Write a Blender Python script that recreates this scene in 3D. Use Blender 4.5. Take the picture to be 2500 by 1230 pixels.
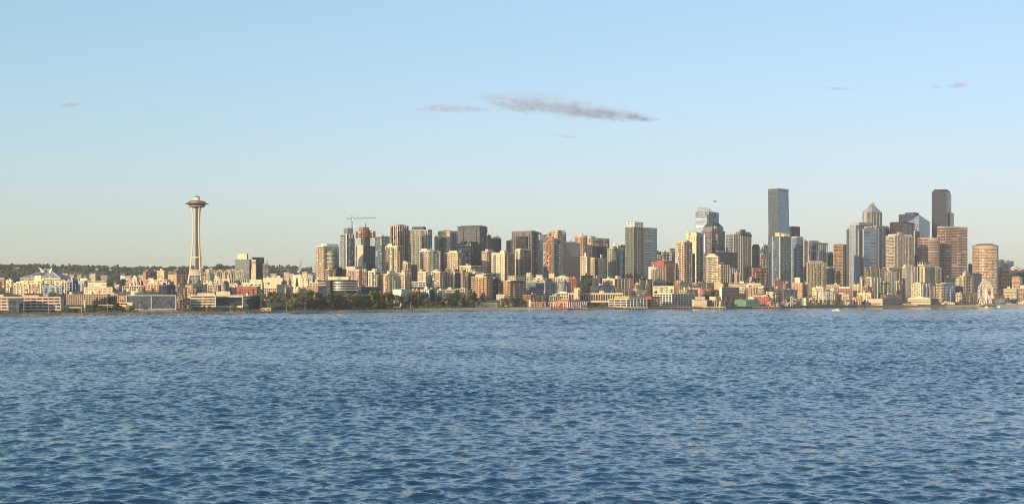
import bpy, math, random
import numpy as np
from math import sin, cos, tan, atan, pi, radians as R_
for o in list(bpy.data.objects): bpy.data.objects.remove(o)
S = bpy.context.scene
C = S.collection
# ------------------------------------------------------------ camera, sky, sun, exposure
FPX, CX, HY, CAMH = 3600.0, 1250.0, 724.0, 20.0        # focal length and horizon in photo pixels, eye height in metres
cam = bpy.data.cameras.new('camera'); cam_o = bpy.data.objects.new('camera', cam); C.objects.link(cam_o)
cam_o.location = (0, 0, CAMH); cam_o.rotation_euler = (R_(90), 0, 0)
cam.sensor_width = 36.0; cam.lens = 36.0*FPX/2500.0
cam.shift_y = (HY-615.0)/2500.0
cam.clip_start = 1.0; cam.clip_end = 90000.0
S.camera = cam_o
SUN_LEFT, SUN_EL = 33.0, 11.0                           # degrees left of straight behind the camera, above the horizon
sdir = (-sin(R_(SUN_LEFT))*cos(R_(SUN_EL)), -cos(R_(SUN_LEFT))*cos(R_(SUN_EL)), sin(R_(SUN_EL)))
HAZE_D = 0.000036
sun = bpy.data.lights.new('sun', 'SUN'); sun.energy = 4.2; sun.angle = R_(0.5); sun.color = (1.0, 0.77, 0.48)
so = bpy.data.objects.new('sun', sun); C.objects.link(so)
from mathutils import Vector, Matrix
so.rotation_euler = Vector(sdir).to_track_quat('Z', 'Y').to_euler()
W = bpy.data.worlds.new('World'); S.world = W; W.use_nodes = True
nt = W.node_tree; nt.nodes.clear()
SKYP, SKYT = (.8, .55, .7), (.82, .728, .852)
sky = nt.nodes.new('ShaderNodeTexSky'); sky.sky_type = 'NISHITA'; sky.sun_disc = False
sky.sun_elevation = R_(SUN_EL)
sky.sun_rotation = math.atan2(sdir[0], sdir[1])
sky.altitude = 0; sky.air_density = 1.0; sky.dust_density = 1.0; sky.ozone_density = 2.6
bg = nt.nodes.new('ShaderNodeBackground'); bg.inputs[1].default_value = 0.15
wo = nt.nodes.new('ShaderNodeOutputWorld')
def vm(op, a, b):
    n = nt.nodes.new('ShaderNodeVectorMath'); n.operation = op; nt.links.new(a, n.inputs[0]); n.inputs[1].default_value = b; return n.outputs[0]
# a softer contrast across the sky than the bare model gives (same everywhere, whoever looks)
n1 = vm('MULTIPLY', sky.outputs[0], (.15, .15, .15)); sx = nt.nodes.new('ShaderNodeSeparateXYZ'); cxn = nt.nodes.new('ShaderNodeCombineXYZ'); nt.links.new(n1, sx.inputs[0])
for i in range(3):
    pw = nt.nodes.new('ShaderNodeMath'); pw.operation = 'POWER'; pw.inputs[1].default_value = SKYP[i]; nt.links.new(sx.outputs[i], pw.inputs[0])
    p2 = nt.nodes.new('ShaderNodeMath'); p2.operation = 'POWER'; p2.inputs[1].default_value = .8; nt.links.new(sx.outputs[i], p2.inputs[0])
    mxn = nt.nodes.new('ShaderNodeMath'); mxn.operation = 'MAXIMUM'; nt.links.new(pw.outputs[0], mxn.inputs[0]); nt.links.new(p2.outputs[0], mxn.inputs[1]); nt.links.new(mxn.outputs[0], cxn.inputs[i])
n2 = cxn.outputs[0]; n3 = vm('MULTIPLY', n2, tuple(c/.15 for c in SKYT))
nt.links.new(n3, bg.inputs[0]); nt.links.new(bg.outputs[0], wo.inputs[0])
S.view_settings.view_transform = 'Standard'; S.view_settings.look = 'None'
S.view_settings.exposure = 0.45; S.view_settings.gamma = 1.0
try: S.view_settings.use_curve_mapping = False
except Exception: pass
S.cycles.max_bounces = 6; S.cycles.diffuse_bounces = 2; S.cycles.glossy_bounces = 3
S.cycles.transparent_max_bounces = 6; S.cycles.volume_bounces = 1
S.cycles.use_denoising = True
S.cycles.volume_step_rate = 1.0
S.cycles.filter_width = 1.0

# ------------------------------------------------------------ places
SH = [(-3000,900),(-600,1320),(0,1500),(300,1600),(600,1714),(900,1946),(1250,2182),(1500,2322),(1850,2571),(2100,2769),(2500,3130),(3200,3700),(6000,6500)]
SHX = [p[0] for p in SH]; SHD = [p[1] for p in SH]
def shore(px): return float(np.interp(px, SHX, SHD))
def sm(t): t = min(1.0, max(0.0, t)); return t*t*(3-2*t)
def g_px(px, d):                                         # ground height d metres inland
    left = 1.0 - sm((px-700)/700.0)
    z = 2.6 + 1.5*sm(d/60.0) + 36*sm((d-40)/1150.0)
    z += (30 + 36*left)*sm((d-1500)/1700.0)
    z += left*3*sin(px*0.011+1)*sm((d-1500)/800) 
    return z
def ground(X, Y):
    px = CX + FPX*X/max(Y, 1.0); return g_px(px, Y-shore(px))
def WX(px, D): return (px-CX)/FPX*D
def WZ(py, D): return CAMH + (HY-py)/FPX*D

# ------------------------------------------------------------ materials
COL = dict(cream=(.60,.49,.33), tan=(.45,.34,.23), yellow=(.70,.57,.37), white=(.78,.74,.66), pink=(.56,.43,.34), brick=(.33,.19,.13),
 red=(.33,.095,.07), salmon=(.50,.27,.20), brown=(.25,.17,.12), grey=(.34,.34,.33), lgrey=(.52,.51,.48), dgrey=(.045,.062,.068), navy=(.045,.06,.085),
 teal=(.13,.18,.19), purple=(.19,.175,.19), orange=(.52,.34,.20), green=(.15,.24,.19), steel=(.28,.34,.40), conc=(.46,.42,.35), bronze=(.30,.20,.13),
 sand=(.56,.46,.33), lilac=(.33,.32,.36), black=(.006,.013,.019), rose=(.40,.29,.23), moss=(.15,.155,.12), silver=(.36,.39,.43), blue=(.09,.16,.26), rust=(.40,.17,.10), olive=(.33,.32,.22))  # blocks labelled shaded have their shade put into these wall colours
GLS = dict(dk=(.035,.04,.05), bl=(.17,.24,.33), gr=(.13,.17,.15), br=(.07,.045,.04), li=(.50,.55,.58), mid=(.11,.13,.15), nv=(.03,.045,.075), sungold=(.75,.60,.30), am=(.13,.08,.05))  # the gold glass has the sun's reflection put into its colour
MATS = {}
def newmat(name):
    m = bpy.data.materials.new(name); m.use_nodes = True
    b = m.node_tree.nodes['Principled BSDF']; return m, m.node_tree, b
def plain(col, rough=.8, metal=0.0, var=.18, scale=.15):
    c = COL[col] if isinstance(col, str) else col
    key = ('p', c, rough, metal, var, scale)
    if key in MATS: return MATS[key]
    m, t, b = newmat('paint_%d' % len(MATS))
    N = t.nodes; L = t.links
    tc = N.new('ShaderNodeTexCoord'); nz = N.new('ShaderNodeTexNoise'); nz.inputs['Scale'].default_value = scale; nz.inputs['Detail'].default_value = 5
    mr = N.new('ShaderNodeMapRange'); mr.inputs[1].default_value = .3; mr.inputs[2].default_value = .7; mr.inputs[3].default_value = 1-var; mr.inputs[4].default_value = 1+var
    mx = N.new('ShaderNodeVectorMath'); mx.operation = 'SCALE'; mx.inputs[0].default_value = c
    L.new(tc.outputs['Object'], nz.inputs['Vector']); L.new(nz.outputs['Fac'], mr.inputs[0]); L.new(mr.outputs[0], mx.inputs['Scale'])
    L.new(mx.outputs[0], b.inputs['Base Color']); b.inputs['Roughness'].default_value = rough; b.inputs['Metallic'].default_value = metal
    MATS[key] = m; return m
def facade(spec):
    """'wall' or 'wall-glass-bay-wfrac-hfrac[-floor[-chance of pale blinds]]' : a wall with a window grid measured in metres on its UVs"""
    if spec in MATS: return MATS[spec]
    p = spec.split('-')
    if len(p) == 1: m = plain(p[0]); MATS[spec] = m; return m
    wc = COL[p[0]]; gc = GLS[p[1]]; bay, wf, hf = float(p[2]), float(p[3]), float(p[4])
    wf = min(.97, wf*1.12); hf = min(.96, hf*1.12)
    if wf <= .56 and .3 < hf <= .6: wf *= 1.2; hf *= 1.15
    fl = float(p[5]) if len(p) > 5 else 3.4
    blind = float(p[6]) if len(p) > 6 else (.05 if p[1] in ('bl', 'li', 'mid', 'gr', 'nv') else .16)
    m, t, b = newmat('facade_' + p[0] + '_%d' % len(MATS)); N = t.nodes; L = t.links
    def math_(op, a, b_=None, c=None):
        n = N.new('ShaderNodeMath'); n.operation = op
        for i, v in enumerate((a, b_, c)):
            if v is None: continue
            if isinstance(v, (int, float)): n.inputs[i].default_value = v
            else: L.new(v, n.inputs[i])
        return n.outputs[0]
    uv = N.new('ShaderNodeUVMap'); sp = N.new('ShaderNodeSeparateXYZ'); L.new(uv.outputs[0], sp.inputs[0])
    u = math_('DIVIDE', sp.outputs[0], bay); v = math_('DIVIDE', sp.outputs[1], fl)
    fu = math_('FRACT', u); fv = math_('FRACT', v)
    mu = math_('LESS_THAN', math_('ABSOLUTE', math_('SUBTRACT', fu, .5)), min(wf, .97)/2)
    mv = math_('LESS_THAN', math_('ABSOLUTE', math_('SUBTRACT', fv, .5)), min(hf, .96)/2)
    mask = math_('MULTIPLY', mu, mv)
    cb = N.new('ShaderNodeCombineXYZ'); L.new(math_('FLOOR', u), cb.inputs[0]); L.new(math_('FLOOR', v), cb.inputs[1])
    oi = N.new('ShaderNodeObjectInfo'); L.new(oi.outputs['Random'], cb.inputs[2])
    wn = N.new('ShaderNodeTexWhiteNoise'); wn.noise_dimensions = '3D'; L.new(cb.outputs[0], wn.inputs[0])
    # glass colour with pane-to-pane differences and some pale blinds
    mr = N.new('ShaderNodeMapRange'); mr.inputs[3].default_value = .55; mr.inputs[4].default_value = 1.35; L.new(wn.outputs[0], mr.inputs[0])
    gl = N.new('ShaderNodeVectorMath'); gl.operation = 'SCALE'; gl.inputs[0].default_value = gc; L.new(mr.outputs[0], gl.inputs['Scale'])
    sc = N.new('ShaderNodeSeparateColor'); L.new(wn.outputs[1], sc.inputs[0])
    isb = math_('LESS_THAN', sc.outputs[1], blind)
    mb = N.new('ShaderNodeMix'); mb.data_type = 'RGBA'; L.new(isb, mb.inputs[0]); L.new(gl.outputs[0], mb.inputs[6]); mb.inputs[7].default_value = (wc[0]*.75+.05, wc[1]*.75+.05, wc[2]*.75+.05, 1)
    # wall colour, weathered in streaks and panels
    nz = N.new('ShaderNodeTexNoise'); nz.inputs['Scale'].default_value = .09; nz.inputs['Detail'].default_value = 6; L.new(uv.outputs[0], nz.inputs['Vector'])
    m2 = N.new('ShaderNodeMapRange'); m2.inputs[1].default_value = .3; m2.inputs[2].default_value = .7; m2.inputs[3].default_value = .82; m2.inputs[4].default_value = 1.14; L.new(nz.outputs['Fac'], m2.inputs[0])
    wl = N.new('ShaderNodeVectorMath'); wl.operation = 'SCALE'; wl.inputs[0].default_value = wc; L.new(m2.outputs[0], wl.inputs['Scale'])
    mx = N.new('ShaderNodeMix'); mx.data_type = 'RGBA'; L.new(mask, mx.inputs[0]); L.new(wl.outputs[0], mx.inputs[6]); L.new(mb.outputs[2], mx.inputs[7])
    L.new(mx.outputs[2], b.inputs['Base Color'])
    glassy = math_('MULTIPLY', mask, math_('SUBTRACT', 1.0, isb))
    L.new(math_('MULTIPLY', glassy, .35), b.inputs['Metallic'])
    L.new(math_('SUBTRACT', .8, math_('MULTIPLY', glassy, .72)), b.inputs['Roughness'])
    b.inputs['Specular IOR Level'].default_value = .32
    # each pane sits slightly out of true, so it mirrors a slightly different bit of sky
    ge = N.new('ShaderNodeNewGeometry'); su = N.new('ShaderNodeVectorMath'); su.operation = 'SUBTRACT'; L.new(wn.outputs[1], su.inputs[0]); su.inputs[1].default_value = (.5, .5, .5)
    s2 = N.new('ShaderNodeVectorMath'); s2.operation = 'SCALE'; L.new(su.outputs[0], s2.inputs[0]); L.new(math_('MULTIPLY', mask, .035), s2.inputs['Scale'])
    ad = N.new('ShaderNodeVectorMath'); L.new(ge.outputs['Normal'], ad.inputs[0]); L.new(s2.outputs[0], ad.inputs[1])
    no = N.new('ShaderNodeVectorMath'); no.operation = 'NORMALIZE'; L.new(ad.outputs[0], no.inputs[0]); L.new(no.outputs[0], b.inputs['Normal'])
    MATS[spec] = m; return m
def MM(x): return facade(x) if isinstance(x, str) else x

# ------------------------------------------------------------ mesh helpers
class MB:
    def __init__(s): s.v = []; s.f = []; s.m = []; s.uv = []; s.mats = []
    def mi(s, mat):
        mat = MM(mat)
        if mat not in s.mats: s.mats.append(mat)
        return s.mats.index(mat)
    def face(s, pts, mat, uv=None):
        i = len(s.v); s.v += [tuple(p) for p in pts]; s.f.append(tuple(range(i, i+len(pts)))); s.m.append(s.mi(mat))
        s.uv += uv if uv else [(p[0]*.7+p[1]*.7, p[2]) for p in pts]
    def prism(s, pts, z0, z1, mats, top, z1s=None, u0=0.0):
        """vertical prism over a footprint seen anticlockwise from above; one material per edge"""
        n = len(pts); u = u0; zt = z1s or [z1]*n
        for i in range(n):
            a, b = pts[i], pts[(i+1) % n]; l = math.hypot(b[0]-a[0], b[1]-a[1]); ta, tb = zt[i], zt[(i+1) % n]
            mt = mats[i % len(mats)] if isinstance(mats, (list, tuple)) else mats
            s.face([(a[0],a[1],z0),(b[0],b[1],z0),(b[0],b[1],tb),(a[0],a[1],ta)], mt, [(u,z0),(u+l,z0),(u+l,tb),(u,ta)])
            u += l
        s.face([(p[0],p[1],zt[i]) for i, p in enumerate(pts)], top)
        s.face([(p[0],p[1],z0) for p in reversed(pts)], top)
    def box(s, c, size, mat, rot=0.0):
        cx, cy, cz = c; sx, sy, sz = size[0]/2, size[1]/2, size[2]/2; ca, sa = cos(rot), sin(rot)
        pts = [(cx+x*ca-y*sa, cy+x*sa+y*ca) for x, y in ((-sx,-sy),(sx,-sy),(sx,sy),(-sx,sy))]
        s.prism(pts, cz-sz, cz+sz, mat, mat)
    def tube(s, pts, r, mat, n=6, rs=None):
        P = [Vector(p) for p in pts]; rings = []
        for i, p in enumerate(P):
            d = (P[min(i+1,len(P)-1)]-P[max(i-1,0)]).normalized()
            a = d.cross(Vector((0,0,1)) if abs(d.z) < .95 else Vector((1,0,0))).normalized(); b = d.cross(a)
            rr = rs[i] if rs else r
            rings.append([p + a*cos(2*pi*k/n)*rr + b*sin(2*pi*k/n)*rr for k in range(n)])
        for i in range(len(P)-1):
            for k in range(n):
                s.face([rings[i][k], rings[i][(k+1)%n], rings[i+1][(k+1)%n], rings[i+1][k]], mat)
        s.face(rings[0], mat); s.face(list(reversed(rings[-1])), mat)
    def lathe(s, prof, mat, c=(0,0), n=28):
        for i in range(len(prof)-1):
            (r0,z0),(r1,z1) = prof[i], prof[i+1]
            mt = mat[i] if isinstance(mat, list) else mat
            for k in range(n):
                a, b = 2*pi*k/n, 2*pi*(k+1)/n
                q = [(c[0]+r0*cos(a),c[1]+r0*sin(a),z0),(c[0]+r0*cos(b),c[1]+r0*sin(b),z0),(c[0]+r1*cos(b),c[1]+r1*sin(b),z1),(c[0]+r1*cos(a),c[1]+r1*sin(a),z1)]
                uv = [(r0*a,z0),(r0*b,z0),(r0*b,z1),(r0*a,z1)]
                if r0 < 1e-6: q = q[1:]; uv = uv[1:]
                elif r1 < 1e-6: q = q[:3]; uv = uv[:3]
                s.face(q, mt, uv)
    def build(s, name, parent=None, smooth=False):
        me = bpy.data.meshes.new(name); me.from_pydata(s.v, [], s.f)
        for m in s.mats: me.materials.append(m)
        me.polygons.foreach_set('material_index', s.m)
        if smooth: me.polygons.foreach_set('use_smooth', [True]*len(s.f))
        ul = me.uv_layers.new(name='UVMap'); ul.data.foreach_set('uv', [x for p in s.uv for x in p])
        me.update()
        o = bpy.data.objects.new(name, me); C.objects.link(o)
        if parent is not None:
            o.parent = parent
        return o
def tag(o, label=None, cat=None, group=None, kind=None):
    if label: o['label'] = label
    if cat: o['category'] = cat
    if group: o['group'] = group
    if kind: o['kind'] = kind
    return o
def root(name, loc, label, cat, group=None):
    o = bpy.data.objects.new(name, None); C.objects.link(o); o.location = loc; o.empty_display_size = 5
    return tag(o, label, cat, group)
def copy_tree(o, parent=None, name=None):
    c = o.copy(); C.objects.link(c); c.parent = parent
    for ch in list(o.children): copy_tree(ch, c)
    return c
# ------------------------------------------------------------ water: one sheet, real waves where the eye can tell them apart
rng = np.random.default_rng(4)
RIPPLES = ((1.3, .68, 5), (.3, .28, 4))
def make_water():
    ys = [-400., -150., -20., 40., 80., 110.]; y = 128.
    while y < 2300:
        ys.append(y); y += 0.36 if y < 420 else 0.36*(y/420.)**1.45
    while y < 9000: ys.append(y); y *= 1.12
    ys = np.array(ys)
    t = np.linspace(-.40, .40, 760); outer = np.array([.46,.6,.9,1.6,4.,14.])
    t = np.concatenate([-outer[::-1], t, outer])
    Yg, T = np.meshgrid(ys, t, indexing='ij'); Xg = T*(np.maximum(Yg, 0)+70.)
    X = Xg.astype(np.float64); Y = Yg.astype(np.float64); Z = np.zeros_like(X); DX = np.zeros_like(X); DY = np.zeros_like(X)
    rows = (ys > 120) & (ys < 2300); x = X[rows]; yy = Y[rows]; z = np.zeros_like(x); dx = np.zeros_like(x); dy = np.zeros_like(x)
    step = np.gradient(ys)[rows][:, None]
    lams = np.exp(rng.uniform(np.log(.95), np.log(10.), 200))
    for lam in lams:
        k = 2*pi/lam; th = rng.uniform(-1.1, 1.1) + pi/2 
        kx, ky = k*cos(th), k*sin(th)
        amp = 0.0037*lam*(1.0 if lam < 2.5 else (2.5/lam)**.55)
        fade = np.clip(lam/(2.6*step)-.6, 0, 1) if True else 1
        ph = kx*x + ky*yy + rng.uniform(0, 2*pi)
        a = amp*fade; z += a*np.sin(ph); c = a*np.cos(ph)*1.15; dx += c*cos(th); dy += c*sin(th)
    far = np.clip((yy-420)/700., 0, 1)
    for lam in np.exp(rng.uniform(np.log(4.), np.log(22.), 40)):
        k = 2*pi/lam; th = rng.uniform(-1.4, 1.4)+pi/2; kx, ky = k*cos(th), k*sin(th); ph = kx*x+ky*yy+rng.uniform(0, 2*pi); a = .0075*lam*far*np.clip(lam/(2.6*step)-.6, 0, 1)
        z += a*np.sin(ph); c = a*np.cos(ph)*.8; dx += c*cos(th); dy += c*sin(th)
    gust = .93+.26*np.sin(x*.021+2*np.sin(yy*.013))*np.sin(yy*.017+1.3*np.sin(x*.009))
    Z[rows] = z*gust; X[rows] += dx*gust; Y[rows] += dy*gust
    nr, nc = X.shape
    v = np.stack([X, Y, Z], -1).reshape(-1, 3).astype(np.float32)
    idx = np.arange(nr*nc).reshape(nr, nc)
    q = np.stack([idx[:-1,:-1], idx[:-1,1:], idx[1:,1:], idx[1:,:-1]], -1).reshape(-1, 4)
    me = bpy.data.meshes.new('water'); me.vertices.add(len(v)); me.vertices.foreach_set('co', v.ravel())
    me.loops.add(q.size); me.loops.foreach_set('vertex_index', q.ravel().astype(np.int32))
    me.polygons.add(len(q)); me.polygons.foreach_set('loop_start', np.arange(0, q.size, 4, dtype=np.int32))
    me.polygons.foreach_set('use_smooth', np.ones(len(q), dtype=bool)); me.update(calc_edges=True)
    o = bpy.data.objects.new('water', me); C.objects.link(o); tag(o, 'rippled blue water of the bay', None, None, 'structure')
    m, t_, b = newmat('sea'); N = t_.nodes; L = t_.links
    b.inputs['Base Color'].default_value = (.015, .044, .108, 1); b.inputs['Roughness'].default_value = .07; b.inputs['IOR'].default_value = 1.34; b.inputs['Specular Tint'].default_value = (.86, .93, 1.0, 1)
    tc = N.new('ShaderNodeTexCoord')
    # small ripples: slopes taken straight from noise, so they survive at any distance
    ge = N.new('ShaderNodeNewGeometry'); last = ge.outputs['Normal']
    for sc, k, dtl in RIPPLES:
        mp = N.new('ShaderNodeMapping'); mp.inputs['Scale'].default_value = (.8, 1.25, 1); mp.inputs['Rotation'].default_value = (0, 0, .25)
        nz = N.new('ShaderNodeTexNoise'); nz.inputs['Scale'].default_value = sc; nz.inputs['Detail'].default_value = dtl; nz.inputs['Distortion'].default_value = .3
        sb = N.new('ShaderNodeVectorMath'); sb.operation = 'SUBTRACT'; sb.inputs[1].default_value = (.5, .5, .5)
        ml = N.new('ShaderNodeVectorMath'); ml.operation = 'MULTIPLY'; ml.inputs[1].default_value = (k, k, 0)
        ad = N.new('ShaderNodeVectorMath')
        L.new(tc.outputs['Object'], mp.inputs[0]); L.new(mp.outputs[0], nz.inputs['Vector']); L.new(nz.outputs['Color'], sb.inputs[0]); L.new(sb.outputs[0], ml.inputs[0]); L.new(last, ad.inputs[0]); L.new(ml.outputs[0], ad.inputs[1])
        last = ad.outputs[0]
    no = N.new('ShaderNodeVectorMath'); no.operation = 'NORMALIZE'; L.new(last, no.inputs[0]); last = no.outputs[0]
    L.new(last, b.inputs['Normal'])
    me.materials.append(m)
make_water()

# ------------------------------------------------------------ land
def make_land():
    pxs = list(range(-2600, 5200, 50)); ds = [-6, 0, 6, 14, 30, 60, 100] + list(range(150, 1500, 75)) + list(range(1500, 4200, 150)) + [5000]
    mb = MB(); P = []
    for d in ds:
        row = []
        for px in pxs:
            D = shore(px) + d + 6*sin(px*.05)*(1 if d < 100 else 0) ; z = -3.0 if d < -1 else (0.6 if d < 1 else g_px(px, d))
            if d > 4500: z -= (d-4500)*.01
            row.append((WX(px, D), D, z))
        P.append(row)
    m, t, b = newmat('land'); N = t.nodes; L = t.links
    tc = N.new('ShaderNodeTexCoord'); nz = N.new('ShaderNodeTexNoise'); nz.inputs['Scale'].default_value = .018; nz.inputs['Detail'].default_value = 8
    cr = N.new('ShaderNodeValToRGB'); e = cr.color_ramp.elements; e[0].position = .38; e[0].color = (.035,.045,.022,1); e[1].position = .66; e[1].color = (.14,.12,.09,1)
    x = e.new(.5); x.color = (.06,.065,.035,1)
    L.new(tc.outputs['Object'], nz.inputs['Vector']); L.new(nz.outputs['Fac'], cr.inputs[0])
    b.inputs['Roughness'].default_value = .95; L.new(cr.outputs[0], b.inputs['Base Color'])
    rk = plain((.20,.15,.11), .9, 0, .5, .35); gr = plain((.11,.12,.055), .95, 0, .35, .08)
    for i in range(len(ds)-1):
        for j in range(len(pxs)-1):
            mt = rk if ds[i] < 10 else (gr if ds[i] < 60 else m)
            mb.face([P[i][j], P[i][j+1], P[i+1][j+1], P[i+1][j]], mt)
    o = mb.build('ground', None, False); tag(o, 'rising city ground behind the shore', None, None, 'structure')
make_land()

# rock edge of the park, as loose boulders in one heap nobody could count
def riprap():
    r = random.Random(5); mb = MB(); mats = [plain((.30,.22,.16)), plain((.17,.13,.10)), plain((.42,.34,.25))]
    for i in range(1500):
        px = r.uniform(-60, 1345); d = r.uniform(-6, 7); D = shore(px)+d+6*sin(px*.05); s = r.uniform(.5, 1.6)
        c = Vector((WX(px, D), D, .2+max(0, d)*.28)); mt = r.choice(mats)
        k = [c+Vector((r.uniform(.6,1)*s*a, r.uniform(.6,1)*s*b_, r.uniform(.5,.9)*s*c_)) for a, b_, c_ in ((1,0,0),(0,1,0),(-1,0,0),(0,-1,0),(0,0,1),(0,0,-1))]
        for a, b_ in ((0,1),(1,2),(2,3),(3,0)):
            mb.face([k[a], k[b_], k[4]], mt); mb.face([k[b_], k[a], k[5]], mt)
    tag(mb.build('shore_rocks'), 'brown boulders along the water line below the park', 'rocks', None, 'stuff')
riprap()

# ------------------------------------------------------------ trees
LEAF = [plain((.12,.135,.045), .85, 0, .5, .25), plain((.16,.165,.05), .85, 0, .5, .25), plain((.085,.105,.045), .85, 0, .4, .25), plain((.20,.17,.06), .85, 0, .5, .25)]
FARL = plain((.05,.066,.036), .85, 0, .4, .1)
BARK = plain((.10,.075,.05), .9)
def leaf_blob(mb, r, c, rad, n, s, mat, squash=.8):
    for _ in range(n):
        d = Vector((r.gauss(0,1), r.gauss(0,1), r.gauss(0,1))).normalized(); q = rad*(r.uniform(.55,1.05))
        p = Vector(c)+Vector((d.x*q, d.y*q, d.z*q*squash))
        a = Vector((r.gauss(0,1), r.gauss(0,1), r.gauss(0,.6))).normalized(); b = a.cross(d+Vector((r.uniform(-.6,.6),r.uniform(-.6,.6),r.uniform(-.6,.6))))
        if b.length < .01: continue
        b.normalize(); w = s*r.uniform(.6,1.3)
        mb.face([p-a*w-b*w*.6, p+a*w-b*w*.6, p+a*w*.7+b*w*.7, p-a*w*.7+b*w*.7], mat)
def crown_trunk(kind, seed, lite=1.0):
    far = kind.startswith('far'); kind = kind[3:] if far else kind; LS = 2.0 if far else 1.0; lite = .45 if far else 1.0
    """unit tree: 1 m tall, to be scaled by its height"""
    r = random.Random(seed); cr = MB(); tk = MB(); leaf = LEAF[[0,1,2,3][seed % 4]] if kind == 'round' else LEAF[2 if kind in ('cone','dark') else seed % 4]
    if far: leaf = FARL
    if kind == 'cone':
        tk.tube([(0,0,0),(0,0,.5),(0,0,.98)], 0, BARK, 5, [.022,.014,.003])
        for i in range(15):
            z = .14+.84*i/15; w = .22*(1-(z-.1)/.92)**.85*r.uniform(.8,1.15)
            for k in range(5):
                a = 2*pi*k/5+i*.9; leaf_blob(cr, r, (cos(a)*w*.65, sin(a)*w*.65, z-.02), w*.5+.015, int(20*lite), .032*LS, leaf, .6)
    elif kind == 'poplar':
        tk.tube([(0,0,0),(0,0,.45),(0,0,.9)], 0, BARK, 5, [.025,.015,.004])
        for i in range(13):
            z = .15+.8*i/13; w = .12*sin(pi*min(1,(z+.05)))**.6
            for k in range(4):
                a = 2*pi*k/4+i*.7; leaf_blob(cr, r, (cos(a)*w*.5, sin(a)*w*.5, z), w*.7+.02, int(24*lite), .028*LS, leaf, 1.2)
    else:
        tk.tube([(0,0,0),(.01,0,.2),(0,.01,.42)], 0, BARK, 6, [.03,.022,.016])
        n = 16 if kind == 'round' else 20
        for i in range(n):
            a = r.uniform(0, 2*pi); el = r.uniform(-1, 1); q = r.uniform(.45, 1)
            c = (cos(a)*.34*q*(1-.45*max(0,el)), sin(a)*.34*q*(1-.45*max(0,el)), .54+.33*el)
            tk.tube([(0,0,.25+.1*r.random()), (c[0]*.5,c[1]*.5,c[2]*.75), (c[0]*.9,c[1]*.9,c[2]*.97)], 0, BARK, 4, [.014,.009,.003])
            leaf_blob(cr, r, c, r.uniform(.10,.17), int(95*lite), .028*LS, leaf if r.random() < .75 else (FARL if far else LEAF[(seed+1)%4]), .8)
    return cr, tk
PROTO = {}
for kind, seeds in (('round',(0,1,2,3,4,5)), ('cone',(10,11)), ('poplar',(20,21)), ('dark',(30,31)), ('farround',(2,6,10,14)), ('farcone',(12,13)), ('farpoplar',(22,))):
    for s_ in seeds:
        cr, tk = crown_trunk(kind, s_)
        PROTO.setdefault(kind, []).append((cr, tk, []))
def tree(px, py_top, d, wpx, kind='round', label='', group=None, name='tree', seed=None, zbase=None):
    r = random.Random(int(px*7+py_top)); D = shore(px)+d; zb = g_px(px, d)-.3 if zbase is None else zbase
    h = max(3.0, WZ(py_top, D)-zb); w = wpx/FPX*D
    e = PROTO[kind][(seed if seed is not None else r.randrange(99)) % len(PROTO[kind])]
    rt = root(name, (WX(px, D), D, zb), label, 'tree', group); rt.rotation_euler.z = r.uniform(0, 6.28)
    basew = dict(round=.80, dark=.80, cone=.42, poplar=.30)[kind.replace('far', '')]
    rt.scale = (w/basew, w/basew, h)
    if not e[2]:
        e[2].append(e[0].build('crown').data); e[2].append(e[1].build('trunk', None).data)
        for o in list(bpy.data.objects):
            if o.data in e[2] and o.parent is None: bpy.data.objects.remove(o)
    for nm, me in (('crown', e[2][0]), ('trunk', e[2][1])):
        o = bpy.data.objects.new(nm, me); C.objects.link(o); o.parent = rt
    return rt
# ------------------------------------------------------------ buildings
def corners(x0, xc, x1, D, a=None, dep=None):
    """footprint of a block whose near corner stands at photo column xc, D metres away, and whose two seen walls reach columns x0 and x1"""
    kc, k0, k1 = (xc-CX)/FPX, (x0-CX)/FPX, (x1-CX)/FPX
    if xc >= x1-.01: A = atan(kc) if a is None else R_(a); single = 'L'
    elif xc <= x0+.01: A = pi/2+atan(kc) if a is None else R_(a); single = 'R'
    else: A = R_(45 if a is None else a); single = None
    Cx_, Cy_ = kc*D, D
    Ll = dep or 22; Rr = dep or 22
    if single != 'R':
        Ll = (Cx_-k0*Cy_)/(cos(A)+k0*sin(A))
    if single != 'L':
        den = sin(A)-k1*cos(A); Rr = (k1*Cy_-Cx_)/max(den, .12)
    if dep and single is None: pass
    dL = (-cos(A), sin(A)); dR = (sin(A), cos(A))
    c = (Cx_, Cy_); p = (Cx_+Ll*dL[0], Cy_+Ll*dL[1]); q = (Cx_+Rr*dR[0], Cy_+Rr*dR[1]); s = (p[0]+Rr*dR[0], p[1]+Rr*dR[1])
    return [p, c, q, s], A, Ll, Rr
def inset(pts, t):
    cx = sum(p[0] for p in pts)/len(pts); cy = sum(p[1] for p in pts)/len(pts); o = []
    for x, y in pts:
        l = math.hypot(x-cx, y-cy); o.append((cx+(x-cx)*(1-t/l), cy+(y-cy)*(1-t/l)))
    return o
def rel(pts, o): return [(p[0]-o[0], p[1]-o[1]) for p in pts]
def wallname(s): return s.split('-')[0]
def prism_part(name, pts, z0, z1, L, R, org, parent, roofmat, back=None):
    mb = MB(); mb.prism(rel(pts, org), z0-org[2], z1-org[2], [MM(L), MM(R), MM(back or R), MM(back or L)], MM(roofmat))
    return mb.build(name, parent)
def parapet(pts, z, h, mat, org, parent, name='roof', over=.35):
    mb = MB(); mb.prism(rel(inset(pts, -over), org), z-org[2]+.003, z+h-org[2], MM(mat), MM('dgrey')); return mb.build(name, parent)
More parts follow.
